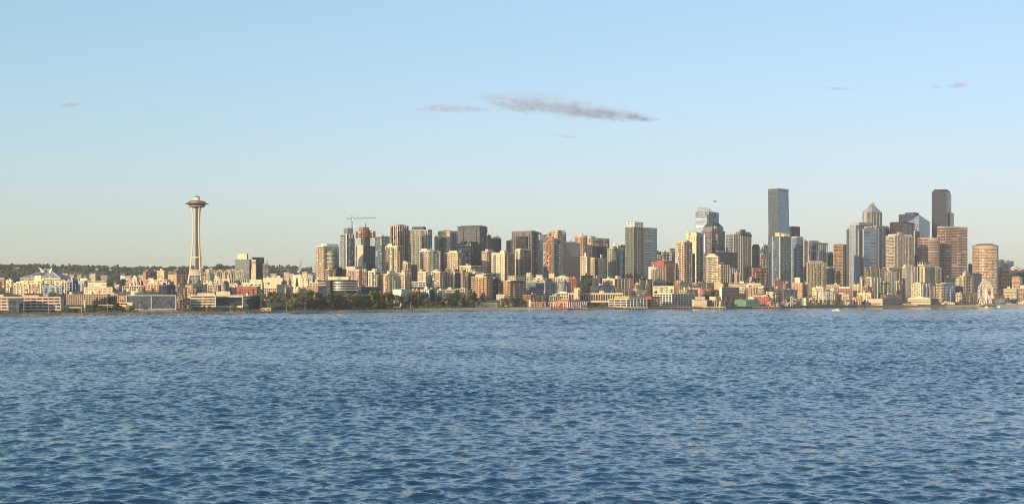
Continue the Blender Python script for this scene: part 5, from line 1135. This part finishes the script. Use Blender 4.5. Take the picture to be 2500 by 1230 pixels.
# red steel sculpture
D, rt = place('steel_sculpture', 1062, 60, 'red arched steel sculpture among the park shrubs', 'sculpture'); rs = plain((.48,.10,.06), .5, 0, .05); k = D/FPX
mb = MB(); mb.tube([(-13*k,0,0),(-13*k,0,6*k),(-9*k,0,12*k),(0,0,13*k),(14*k,0,11*k)], .8, rs, 6, [.9,1.1,1.2,.9,.4]); mb.build('arched_beam', rt)
mb = MB(); mb.tube([(-13*k+3*k*cos(t/10*pi), .5, 3*k+4*k*sin(t/10*pi)) for t in range(11)], .7, rs, 6); mb.build('ring', rt)
mb = MB(); mb.tube([(0,0,13*k),(3*k,2,0)], .6, rs, 6); mb.build('strut', rt)
mb = MB(); mb.face([(-13*k,-.2,9*k),(-7*k,-.2,11*k),(-2*k,-.2,4*k)], rs); mb.face([(-2*k,.2,4*k),(-7*k,.2,11*k),(-13*k,.2,9*k)], rs); mb.build('fin', rt)
# orange pavilion on the beach
D, rt = place('beach_kiosk', 650, 14, 'small orange and white kiosk on the beach below the green hedge', 'kiosk'); k = D/FPX
mb = MB(); mb.prism([(-12*k,-4),(8*k,-4),(8*k,4),(-12*k,4)], 0, 6.2*k, facade('orange-dk-6-.4-.3'), MM('orange')); mb.build('wall', rt)
mb = MB(); mb.prism([(-9*k,-4.6),(9.5*k,-4.6),(9.5*k,4.6),(-9*k,4.6)], 6.22*k, 7.4*k, MM('yellow'), MM('yellow')); mb.build('roof', rt)
mb = MB(); mb.box((10.3*k, -1, 4.4*k), (3.4*k, 4, 9*k), MM('orange')); mb.build('chimney_block', rt)
# pergola
D, rt = place('pergola', 178, 25, 'long cream pergola on the lawn below the dark trees', 'pergola'); k = D/FPX
mb = MB(); mb.box((0, 0, 12*k), (45*k, 4, 2.2*k), 'cream'); mb.build('beam', rt)
for x in (-21, -14, 21): 
    mb = MB(); mb.box((x*k, 0, 5.5*k), (1.8*k if x != -14 else 3*k, 2, 11*k), 'tan'); mb.build('post', rt)
D, rt = place('post_tower', 207, 22, 'lone pale post right of the pergola', 'post'); mb = MB(); mb.box((0,0,6.5), (1.6,1.6,13), 'cream'); mb.build('shaft', rt); mb = MB(); mb.box((0,0,13.3), (2.2,2.2,.6), 'cream'); mb.build('cap', rt)
# walls, ramps and decks: strips along the shore
def strip(name, px0, px1, d0, d1, zy0, zy1, mat, label, cat, n=12, capm=None):
    """a wall or deck following the shore between two photo columns; zy = heights in metres of its foot and top (start, end)"""
    D0 = shore((px0+px1)/2)+d0; org = (WX((px0+px1)/2, D0), D0, 0); rt = root(name, org, label, cat); mb = MB()
    for i in range(n):
        a, b = px0+(px1-px0)*i/n, px0+(px1-px0)*(i+1)/n; P = []
        for px, dd in ((a, d0), (b, d0), (b, d1), (a, d1)):
            DD = shore(px)+dd; P.append((WX(px, DD)-org[0], DD-org[1]))
        ta, tb = zy1[0]+(zy1[1]-zy1[0])*i/n, zy1[0]+(zy1[1]-zy1[0])*(i+1)/n
        mb.prism(P, zy0, 0, [MM(mat)]*4, MM(capm or mat), z1s=[ta, tb, tb, ta])
    mb.build('wall', rt); return rt
def hz(px, d, y): return WZ(y, shore(px)+d)
strip('seawall', 1013, 1345, -4, 2, -1, (hz(1013,-4,754), hz(1345,-4,750.6)), 'sand', 'long tan concrete seawall edge below the sculpture park', 'wall', 10, 'cream')
strip('promenade_wall', 1016, 1345, 14, 16, 2, (hz(1016,14,752.5), hz(1345,14,749.6)), 'cream', 'thin cream promenade wall above the seawall', 'wall', 10)
strip('ramp_wall', 1096, 1165, 70, 76, 2, (hz(1096,70,743), hz(1165,70,737)), facade('tan-br-3-.3-.6'), 'ribbed tan ramp wall climbing through the sculpture park', 'wall', 6)
strip('ramp_wall', 1160, 1215, 66, 72, 2, (hz(1160,66,737.5), hz(1215,66,738)), 'yellow', 'cream ramp parapet right of the ribbed ramp wall', 'wall', 5)
strip('retaining_wall', 1165, 1222, 95, 98, 3, (hz(1165,95,735), hz(1222,95,731)), facade('cream-dk-2-.5-.6'), 'fenced cream terrace wall above the ramp parapet', 'fence', 5)
strip('walkway', 657, 718, 70, 74, 3, (hz(657,70,738.5), hz(718,70,739.5)), 'tan', 'tan raised walkway between hedge and park trees', 'walkway', 4)
strip('terrace_wall', 340, 435, 20, 24, 1, (hz(340,20,755.5), hz(435,20,757.5)), 'sand', 'pale terrace wall in front of the ribbed dark hall', 'wall', 6)
strip('seawall', 1345, 1500, -3, 3, -1.5, (2.2, 2.2), 'brown', 'dark piled seawall between the pink hotel and pale pier building', 'wall', 8)
strip('seawall', 1500, 1800, -3, 3, -1.5, (2.4, 2.4), 'dgrey', 'dark seawall below the garage and yellow pier', 'wall', 8)
strip('seawall', 1770, 2120, -4, 3, -1.5, (2.8, 3.0), facade('dgrey-nv-3-.5-.8'), 'long dark shadowed seawall right of the orange pier hall', 'wall', 12)
strip('seawall', 2115, 2340, -4, 3, -1.5, (2.8, 3.0), 'brown', 'brown seawall below the pier halls left of the wheel', 'wall', 8)
strip('seawall', 2310, 2560, -14, 3, -1.5, (2.9, 3.0), 'sand', 'tan pier edge under the ferris wheel', 'wall', 8)
# piled piers
def pier(px0, px1, d0, d1, label, zdeck=3.0, mat='brown'):
    pxm = (px0+px1)/2; D = shore(pxm)+d0; org = (WX(pxm, D), D, 0); rt = root('pier', org, label, 'pier'); w = (px1-px0)/FPX*D
    mb = MB(); mb.box((0, (d1-d0)/2, zdeck-.5), (w, d1-d0, .9), mat); mb.build('deck', rt)
    n = max(4, int(w/5))
    for i in range(n+1):
        mb = MB(); x = -w/2+.5+(w-1)*i/n; mb.tube([(x, .6, -3), (x, .6, zdeck-.9)], .38, MM('tan') if i % 2 else MM('brown'), 6); mb.build('piling', rt)
pier(1342, 1434, -10, 8, 'red brown piled pier carrying the pink hotel', 3.4, 'brick')
pier(1485, 1582, -12, 14, 'pale piled pier under the large pale yellow building', 3.2, 'cream')
pier(1600, 1692, -10, 10, 'dark piled pier in front of the white gridded garage', 3.0, 'brown')
pier(1690, 1772, -14, 10, 'piled pier under the yellow and orange pier halls', 2.6, 'yellow')
pier(1784, 1905, -10, 16, 'dark pier deck below the green and red pier sheds', 2.8, 'brown')
# green end wall of yellow pier hall
D, rt = place('wooden_crane', 1932, -2, 'pale wooden crane frame with slanted struts on the pier', 'crane'); k = D/FPX
for (xa, za, xb, zb_) in ((-2,0,-2,23),(2,0,2,23),(-11,3,-2,12),(11,16,2,20),(-2,23,2,23),(-2,12,2,12)):
    mb = MB(); mb.tube([(xa*k,0,za*k),(xb*k,0,zb_*k)], .7, MM('cream'), 4); mb.build('timber', rt)
mb = MB(); mb.tube([(9*k+5*k*cos(t*pi/8), 1, 13*k+6*k*sin(t*pi/8)) for t in range(17)], .45, MM('cream'), 5); mb.build('ring', rt)
# lamp posts along the promenades
lp = None
for i, px in enumerate((118, 262, 340, 505, 562, 700, 745, 1002, 1250, 1352, 1560, 1655, 1782, 2262, 2315, 2460)):
    D = shore(px)+9; z = g_px(px, 9)
    lab = 'slender pale lamp post on the waterfront promenade, '+['leftmost, before the pale office','by the wide yellow office','before the ribbed glass hall','before the cream and green office','before the dark framed window','left of the park trees','under the tallest park trees','before the white warehouse','beside the white head sculpture','left of the pink hotel','right of the pale pier building','before the white gridded garage','right of the orange pier hall','before the long pier hall','left of the ferris wheel','rightmost, right of the ferris wheel'][i]
    if lp is None:
        rt = root('street_lamp', (WX(px, D), D, z), lab, 'lamp post', 'lamp posts along the waterfront'); lp = rt
        mb = MB(); mb.tube([(0,0,0),(0,0,9.5)], .16, 'cream', 5, [.2,.12]); mb.build('pole', rt)
        mb = MB(); mb.box((.7,0,9.6), (1.8,.4,.25), 'lgrey'); mb.build('lamp_head', rt)
    else:
        c = copy_tree(lp); c.location = (WX(px, D), D, z); c['label'] = lab

# ------------------------------------------------------------ houses on the hillside
hs = [(152,671,'white gabled house'),(160,667,'small pink house'),(168,672,'tall cream house with brown roof'),(177,669,'grey roofed white house'),(196,669,'cream house with wide eaves'),
      (203,674,'low cream house'),(254,672,'lone cream house'),(301,669,'white house by the bank of trees'),(228,667,'small white house'),(345,671,'brown roofed house'),
      (368,668,'cream house up the slope'),(396,667,'tan house up the slope'),(700,664,'pale house with dark gable'),(712,668,'tan house under the ridge'),(745,663,'brown house below the crane boom'),(757,668,'pink brown house near the high rises'),
      (500,664,'little tan house'),(668,668,'cream house at the foot of the ridge'),(315,673,'little pink house'),(186,677,'low white house')]
for i, (px, yt, lb) in enumerate(hs):
    D = shore(px)+1650+60*(i % 3); k = D/FPX; zt = WZ(yt, D); r = random.Random(i); X = WX(px, D); z = min(g_px(px, D-shore(px))-2, zt-7)
    pos = ['on the left wooded slope', 'left of the observation tower', 'between observation tower and high rises'][0 if px < 240 else 1 if px < 480 else 2]
    rt = root('house', (X, D, z), '%s %s' % (lb, pos), 'house'); rt.rotation_euler.z = r.uniform(-.4, .5)
    w, h = r.uniform(7, 11)/2*1.3, zt-z-3.2; wm = MM(r.choice(['white-dk-3-.4-.4-3', 'cream-dk-3-.4-.4-3', 'pink-dk-3-.4-.4-3', 'tan-dk-3-.4-.4-3']))
    mb = MB(); mb.prism([(-w,-4.5),(w,-4.5),(w,4.5),(-w,4.5)], 0, h, wm, MM('grey')); mb.face([(w,-4.5,h),(w,4.5,h),(w,0,h+3.2)], wm); mb.face([(-w,4.5,h),(-w,-4.5,h),(-w,0,h+3.2)], wm); mb.build('wall', rt)
    rm_ = MM(r.choice(['brown', 'grey', 'tan', 'brick'])); mb = MB(); e = .6
    mb.face([(-w-e,-5.2,h-.3),(w+e,-5.2,h-.3),(w+e,0,h+3.3),(-w-e,0,h+3.3)], rm_); mb.face([(w+e,5.2,h-.3),(-w-e,5.2,h-.3),(-w-e,0,h+3.3),(w+e,0,h+3.3)], rm_); mb.build('roof', rt)
    mb = MB(); mb.box((w*.4,1,h+3.4), (1,1,1.8), 'brick'); mb.build('chimney', rt)

# ------------------------------------------------------------ woods and trees
def wood():
    r = random.Random(9); mb = MB(); trunks = BARK
    for i in range(700):
        px = r.uniform(-120, 790) ; d = r.uniform(1450, 3300)
        if 505 < px < 790 and d < 1750: continue
        D = shore(px)+d; z = g_px(px, d); h = r.uniform(9, 15)*(1.25 if d > 2500 else 1); X = WX(px, D); lf = r.choice((FARL, FARL, LEAF[2]))
        if r.random() < .25:
            for k_ in range(4): leaf_blob(mb, r, (X, D, z+h*(.35+.2*k_)), h*(.28-.06*k_), 26, 1.7, lf, 1.0)
        else:
            for k_ in range(5): leaf_blob(mb, r, (X+r.uniform(-4,4), D+r.uniform(-3,3), z+h*r.uniform(.4,.75)), r.uniform(3.6,5.6), 28, 1.9, lf, .8)
    for i in range(60):
        px = r.uniform(2100, 2560); d = r.uniform(1400, 2200); D = shore(px)+d
        leaf_blob(mb, r, (WX(px, D), D, g_px(px, d)+6), 7, 30, 1.5, LEAF[2], .8)
    tag(mb.build('woods'), 'dark wooded hillside behind the left low rise town', 'woods', None, 'stuff')
wood()
G1 = 'trees on the ridge skyline'
ridge = [(2,645,18,'round'),(25,648,12,'cone'),(38,659,16,'round'),(58,646,11,'cone'),(68,649,14,'round'),(74,653,10,'cone'),(90,648,16,'round'),(106,648,15,'round'),(130,645,7,'cone'),(122,650,12,'round'),(150,649,18,'round'),(164,655,14,'round'),
 (176,650,16,'round'),(200,650,15,'round'),(217,647,7,'cone'),(228,650,13,'round'),(243,649,7,'cone'),(252,650,14,'round'),(262,651,12,'round'),(280,648,7,'cone'),(287,645,6,'poplar'),(303,651,18,'round'),(318,654,14,'round'),(333,651,9,'cone'),
 (350,656,14,'round'),(362,649,13,'round'),(377,652,14,'round'),(393,649,12,'round'),(410,653,12,'cone'),(422,655,12,'round'),(437,651,12,'round'),(450,654,10,'round'),(462,651,10,'round'),(500,655,10,'round'),
 (538,644,20,'round'),(523,650,9,'round'),(553,652,13,'round'),(664,658,14,'round'),(675,653,11,'cone'),(688,660,13,'round'),(700,659,14,'round'),(722,657,10,'cone'),(738,656,10,'round'),(752,658,12,'round'),(764,658,12,'round'),(712,660,12,'round')]
ORD = ['first','second','third','fourth','fifth','sixth','seventh','eighth','ninth','tenth','eleventh','twelfth','thirteenth','fourteenth','fifteenth','sixteenth','seventeenth','eighteenth','nineteenth','twentieth','twenty first','twenty second','twenty third','twenty fourth','twenty fifth']
def nth(i, n): return ORD[i]+' from the left' if i < 25 else ORD[n-1-i]+' from the right'
ridge.sort(); nk = {}
for q_ in ridge:
    if q_[0] not in (287, 538): nk[q_[3]] = nk.get(q_[3], 0)+1
ik = {}
for i, (px, y, w, kd) in enumerate(ridge):
    j_ = ik.get(kd, 0)
    if px not in (287, 538): ik[kd] = j_+1
    lab = {'round': 'dark round crowned tree on the ridge skyline, '+nth(j_, nk.get('round', 0)), 'cone': 'dark pointed conifer on the ridge skyline, '+nth(j_, nk.get('cone', 0)), 'poplar': 'tallest slim poplar on the ridge between two conifers'}[kd]
    if px == 538: lab = 'biggest dark round tree rising behind the leftmost white arch'
    tree(px, y-1, 2750+60*(i % 4) if px != 538 else 1900, w*1.25, 'far'+kd, lab, G1 if px not in (538, 287) else None, 'ridge_tree' if kd != 'cone' else 'conifer', zbase=WZ(672, shore(px)+2750) if True else None)
G2 = 'park trees on the shore'
park = [(722,716,32,'r',30,'yellow green tree at the left end of the park wood'),(742,705,44,'r',40,'tallest olive green park tree below the brown wall'),(768,706,40,'r',45,'broad olive park tree right of the tallest one'),
 (786,711,36,'r',38,'olive park tree at the dark gap in the wood'),(808,718,34,'d',55,'dark park tree set back below the oval office'),(826,719,30,'d',60,'dark green park tree right below the oval office'),(806,738,14,'r',16,'small round bush like tree on the lawn'),
 (848,716,36,'r',40,'olive tree right of the dark gap in the wood'),(872,714,36,'r',40,'large light olive tree left of the thin poplars'),(890,718,30,'r',42,'leaning light green tree right of the large light olive one'),
 (905,712,12,'p',50,'thin poplar at the right end of the oval office'),(916,711,11,'p',52,'second thin poplar below the grey striped slab'),(928,712,12,'p',50,'third thin poplar below the grey striped slab'),(938,716,20,'d',48,'dark tree under the grey striped slab'),
 (953,714,14,'p',50,'dark poplar left of the white warehouse'),(966,722,22,'d',45,'dark tree in front of the white warehouse'),(980,720,24,'r',48,'green tree in front of the white warehouse'),(1000,716,22,'d',50,'tall dark tree at the warehouse corner'),
 (1016,718,26,'r',46,'green tree left of the red sculpture'),(1036,724,24,'d',46,'dark green tree beside the red sculpture'),(1096,718,20,'d',62,'dark tree right of the red sculpture'),(1112,722,24,'r',60,'light green tree below the low cream block'),
 (1132,718,12,'p',70,'slim dark tree above the ribbed ramp'),(1148,710,14,'p',80,'tall slim tree left of the orange brick hotel'),(1158,716,12,'p',82,'slim tree at the foot of the orange brick hotel'),(1180,716,12,'p',84,'slim tree before the hotel steps'),
 (1140,730,26,'r',66,'round bush tree above the ribbed ramp'),(1165,727,22,'r',72,'round bush tree right above the ribbed ramp'),(1084,730,20,'d',58,'dark shrub tree right behind the red sculpture'),
 (855,738,18,'r',20,'small pale shore tree under the olive wood'),(835,740,22,'d',22,'low dark shore tree in the middle of the wood'),(915,735,26,'d',24,'low dark tree near the rocky point'),(945,738,26,'d',22,'low dark tree by the driftwood point'),
 (1230,730,18,'d',24,'leftmost dark tree of the row by the white head sculpture'),(1243,727,18,'r',24,'second dark tree of the row by the white head sculpture'),(1256,730,16,'d',24,'middle dark tree of the row by the white head sculpture'),(1267,731,16,'d',26,'fourth dark tree of the row by the white head sculpture'),
 (1279,733,14,'r',26,'rightmost dark tree of the row by the white head sculpture')]
for px, y, w, kd, d, lab in park:
    tree(px, y-5, d, w*1.25, dict(r='round', d='dark', p='poplar')[kd], lab, None, 'park_tree')
mid = [(128,712,26,'d',380,'dark tree left of the lone fir behind the pale office'),(141,716,22,'r',330,'green tree behind the right end of the pale office'),(155,714,20,'d',340,'dark tree left of the orange tan row'),(130,717,9,'c',300,'small fir behind the pale office roof'),
 (152,738,18,'d',60,'dark tree at the corner of the pale office'),(170,752,18,'d',18,'round shrub under the pergola'),(186,751,16,'d',18,'second round shrub under the pergola'),(225,745,24,'d',40,'dark tree right of the lone pale post'),(245,747,22,'d',36,'dark tree in front of the lowest pavilion'),
 (262,748,20,'d',34,'dark tree left of the cream edged pavilion'),(282,740,22,'d',36,'tall dark tree beside the cream edged pavilion'),(300,748,20,'d',32,'dark tree under the cream edged pavilion'),(322,750,18,'d',30,'dark tree at the left foot of the ribbed glass hall'),
 (280,700,10,'d',560,'dark tree behind the small pink block'),(297,690,16,'d',700,'dark green tree on the slope above the arched block'),(468,745,16,'r',24,'bush left of the cream and green office'),(482,746,12,'d',24,'dark round bush before the cream and green office'),(497,744,12,'d',24,'second dark round bush before the cream and green office'),
 (513,746,14,'d',24,'third bush before the cream and green office'),(526,748,14,'r',22,'green bush left of the dark framed window'),(573,737,18,'d',24,'dark round tree in front of the dark framed window'),(548,748,18,'d',22,'low dark bush under the dark framed window'),
 (618,712,32,'r',190,'olive tree below the red banded building'),(640,714,26,'r',200,'grey green tree right of the red banded building'),(657,709,22,'d',240,'dark fir like tree below the pink brick building'),(672,710,24,'d',230,'dark tree under the pink brick building corner'),
 (686,716,24,'r',190,'pale green tree left of the tallest park trees'),(700,714,26,'d',170,'grey tree left of the park wood'),(638,735,11,'c',44,'cone shaped dark tree by the beach kiosk'),(648,738,16,'r',42,'green bush tree behind the beach kiosk'),
 (668,743,20,'d',26,'left clump of the green hedge by the walkway'),(684,742,20,'d',26,'middle clump of the green hedge by the walkway'),(700,744,18,'d',26,'right clump of the green hedge by the walkway'),
 (695,682,16,'d',780,'dark tree between the two blank cream halls'),(708,677,9,'c',760,'left dark cypress before the blank cream halls'),(725,675,9,'c',760,'right dark cypress before the blank cream halls'),(500,690,14,'r',600,'green tree at the needle foot'),(447,690,14,'r',620,'green tree left of the needle foot'),
 (464,683,10,'d',900,'small dark tree in front of the needle legs'),(486,683,14,'d',900,'dark tree between the needle legs'),(553,684,20,'d',880,'dark trees hiding the arch feet, left'),(580,684,20,'d',880,'dark trees hiding the arch feet, right'),
 (395,676,14,'d',1300,'dark tree behind the cream framed hillside building'),(300,680,26,'d',1100,'dark green tree bank beside the cream terraces'),(240,682,20,'d',1150,'dark tree bank above the wide yellow office'),(265,684,24,'r',1000,'green tree bank right above the wide yellow office'),
 (1436,674,24,'d',300,'dark tree crown below the yellow twin condo'),(1424,680,22,'d',280,'dark tree left below the yellow twin condo'),(1560,738,12,'r',16,'small green tree by the pale pier building'),(1470,740,16,'r',20,'green shrub tree before the long colonnade'),(1446,742,14,'d',18,'dark shrub tree before the long colonnade'),
 (1455,705,14,'d',150,'dark tree on the slope above the colonnade'),(1740,697,20,'d',230,'dark tree on the bluff right of the salmon wall'),(1728,708,16,'d',170,'lower dark tree at the salmon wall'),(1750,704,16,'r',190,'green tree left of the dark glass office'),(1772,722,13,'r',60,'green street tree behind the orange pier hall'),
 (1786,724,13,'r',58,'second green street tree behind the orange pier hall'),(1798,720,13,'d',64,'dark street tree left of the green pier shed'),(1815,715,14,'d',110,'dark tree under the tan columns'),(1718,680,18,'d',330,'dark tree below the gold lit tower'),(1632,686,16,'d',330,'dark trees below the red block'),
 (1585,690,16,'d',280,'dark tree left of the cream striped columns'),(1994,730,10,'r',34,'leftmost street tree on the seawall right of the tan tower'),(2004,730,10,'d',34,'second street tree on the seawall'),(2014,729,10,'r',34,'third street tree on the seawall'),(2024,730,10,'d',34,'fourth street tree on the seawall behind the boat'),
 (2034,731,10,'r',34,'fifth street tree on the seawall behind the boat'),(2045,732,10,'d',34,'sixth street tree on the seawall, right of the boat'),(2056,732,9,'d',34,'last street tree of the seawall row'),(2126,720,18,'d',150,'dark green tree left of the brick red pier range'),(2340,736,14,'d',60,'dark green tree at the foot of the old stone block'),
 (2310,738,9,'r',40,'small tree on the pier arcade'),(2490,735,12,'d',90,'dark tree at the far right terminal'),(1925,712,12,'d',120,'dark tree above the wooden crane'),(1880,700,12,'d',190,'dark tree by the pink and cream block')]
for px, y, w, kd, d, lab in mid:
    tree(px, y, d, w, dict(r='round', d='dark', p='poplar', c='cone')[kd], lab, None, 'tree' if kd != 'c' else 'conifer')
rt_ = random.Random(77)
for i in range(25):
    px = 8+i*30+rt_.uniform(-9, 9); d = rt_.uniform(300, 900)
    D = shore(px)+d; yt = HY-(g_px(px, d)+rt_.uniform(9, 14)-CAMH)*FPX/D
    tree(px, yt, d, rt_.uniform(9, 16), rt_.choice(['round', 'dark', 'dark']), 'small dark tree among the left low blocks, '+nth(i, 25), 'small trees among the left low blocks', 'tree')
for i in range(25):
    px = 1395+i*43+rt_.uniform(-10, 10); d = rt_.uniform(110, 330)
    D = shore(px)+d; yt = HY-(g_px(px, d)+rt_.uniform(8, 12)-CAMH)*FPX/D
    tree(px, yt, d, rt_.uniform(8, 12), rt_.choice(['round', 'dark', 'dark']), 'small green tree among the right waterfront blocks, '+nth(i, 25), 'small trees among the right waterfront blocks', 'tree')
# shoreline shrubs and driftwood
def shrubs():
    r = random.Random(3); mb = MB()
    for i in range(420):
        px = r.uniform(-40, 1120); d = r.uniform(9, 34); D = shore(px)+d; s = r.uniform(.8, 2.2)
        leaf_blob(mb, r, (WX(px, D), D, g_px(px, d)+s*.4), s, 26, .34, r.choice(LEAF+[plain((.24,.17,.08), .9)]), .7)
    tag(mb.build('shore_scrub'), 'low green and rusty scrub along the top of the beach', 'scrub', None, 'stuff')
shrubs()
def undergrowth():
    r = random.Random(8); mb = MB()
    for i in range(430):
        px = r.uniform(706, 930) if i < 330 else r.uniform(930, 1100); d = r.uniform(26, 66); D = shore(px)+d; h = r.uniform(3, 14 if px < 920 else 6); s = r.uniform(1.6, 3.4)
        leaf_blob(mb, r, (WX(px, D), D, g_px(px, d)+h*r.uniform(.3, .9)), s, 40, .5, r.choice((LEAF[0], LEAF[1], LEAF[2])), .85)
    tag(mb.build('undergrowth'), 'dense dark green undergrowth between the park trees', 'undergrowth', None, 'stuff')
undergrowth()

# ------------------------------------------------------------ clouds: real volumes far behind the city
def cloud(label, puffs, D=16000.):
    """puffs: (px, py, width px, height px, density, tilt, seed, threshold, noise scale)"""
    k = D/FPX; c0 = puffs[0]; o = root('cloud', (WX(c0[0], D), D, WZ(c0[1], D)), label, 'cloud'); bmm = __import__('bmesh')
    for px, py, wpx, hpx, dens, tilt, seed, thr, sc in puffs:
        me = bpy.data.meshes.new('vapour'); bm = bmm.new(); bmm.ops.create_icosphere(bm, subdivisions=3, radius=1.0); bm.to_mesh(me); bm.free()
        b = bpy.data.objects.new('vapour', me); C.objects.link(b); b.parent = o; b.location = (WX(px, D)-o.location.x, (seed % 3)*60, WZ(py, D)-o.location.z)
        b.scale = (wpx/2*k, hpx/2*k*1.6, hpx/2*k); b.rotation_euler = (0, R_(tilt), 0)
        m = bpy.data.materials.new('vapour'); m.use_nodes = True; t = m.node_tree; t.nodes.clear(); N = t.nodes; L = t.links
        out = N.new('ShaderNodeOutputMaterial'); pv = N.new('ShaderNodeVolumePrincipled'); tc = N.new('ShaderNodeTexCoord')
        ln = N.new('ShaderNodeVectorMath'); ln.operation = 'LENGTH'; L.new(tc.outputs['Object'], ln.inputs[0])
        mp = N.new('ShaderNodeMapping'); mp.inputs['Location'].default_value = (seed*3.1, seed*1.7, 0); q_ = wpx/hpx
        mp.inputs['Scale'].default_value = (sc, sc*.5, sc/q_*2.4); mp.inputs['Rotation'].default_value = (0, R_(8), 0)
        L.new(tc.outputs['Object'], mp.inputs[0]); nz = N.new('ShaderNodeTexNoise'); nz.inputs['Scale'].default_value = 1.0; nz.inputs['Detail'].default_value = 3.5; nz.inputs['Roughness'].default_value = .5; nz.inputs['Distortion'].default_value = .9
        L.new(mp.outputs[0], nz.inputs['Vector'])
        def mth(op, a_, b_):
            n = N.new('ShaderNodeMath'); n.operation = op
            for i, v in enumerate((a_, b_)):
                if isinstance(v, (int, float)): n.inputs[i].default_value = v
                else: L.new(v, n.inputs[i])
            return n.outputs[0]
        r2 = mth('POWER', ln.outputs['Value'], 2.0); s_ = mth('SUBTRACT', mth('ADD', mth('MULTIPLY', mth('SUBTRACT', 1.0, r2), .46), mth('MULTIPLY', mth('SUBTRACT', nz.outputs['Fac'], .5), 1.5)), thr-.26)
        L.new(mth('MULTIPLY', mth('MAXIMUM', s_, 0.0), dens*(.8 if wpx > 180 else 1.3)), pv.inputs['Density'])
        pv.inputs['Color'].default_value = (.74,.79,1.0,1); pv.inputs['Anisotropy'].default_value = 0.0
        L.new(pv.outputs[0], out.inputs['Volume']); me.materials.append(m)
    return o
cloud('long grey mauve cloud drifting above the middle of the skyline', [(1395,264,330,58,.030,7,1,.47,6), (1260,250,230,54,.024,9,2,.44,5), (1490,279,290,46,.030,5,3,.47,6), (1325,233,210,28,.018,4,4,.44,5), (1565,285,120,20,.035,7,5,.43,3)])
cloud('torn faint wisps left of the long grey cloud', [(1095,264,175,26,.022,3,6,.43,6), (1035,266,90,14,.02,0,7,.43,4), (1160,262,100,18,.02,4,8,.43,4)])
cloud('small peach cloud high at the left', [(170,256,80,16,.035,-8,9,.42,4)])
cloud('tiny faint cloud right of the small peach cloud', [(386,259,40,9,.03,0,10,.42,3)])
cloud('thin flat cloud streak left of the high right clouds', [(2055,213,100,12,.025,1,11,.42,4)])
cloud('small cloud puff, left of the pair at upper right', [(2287,212,40,13,.03,4,12,.42,3)])
cloud('slightly larger cloud puff, right of the pair at upper right', [(2342,207,66,17,.03,-4,13,.42,4)])
cloud('hair thin streak below the long grey cloud', [(1385,330,100,10,.03,7,14,.44,4)])
cloud('very faint streak at the right tip of the long grey cloud', [(1672,288,110,9,.018,-2,15,.44,4)])
cloud('low pale cloud bank just above the wooded ridge at the left', [(318,632,110,9,.012,0,16,.44,5)])
# ------------------------------------------------------------ the air
mb = MB(); m = bpy.data.materials.new('air'); m.use_nodes = True; t = m.node_tree; t.nodes.clear()
out = t.nodes.new('ShaderNodeOutputMaterial'); pv = t.nodes.new('ShaderNodeVolumePrincipled'); pv.inputs['Density'].default_value = HAZE_D
pv.inputs['Color'].default_value = (.97,.93,.96,1); pv.inputs['Anisotropy'].default_value = 0.0
t.links.new(pv.outputs[0], out.inputs['Volume'])
mb.prism([(-14000,-900),(19000,-900),(19000,12500),(-14000,12500)], -120, 420, m, m)
if HAZE_D > 0: tag(mb.build('haze'), 'thin evening haze over the bay and city', 'haze', None, 'stuff')
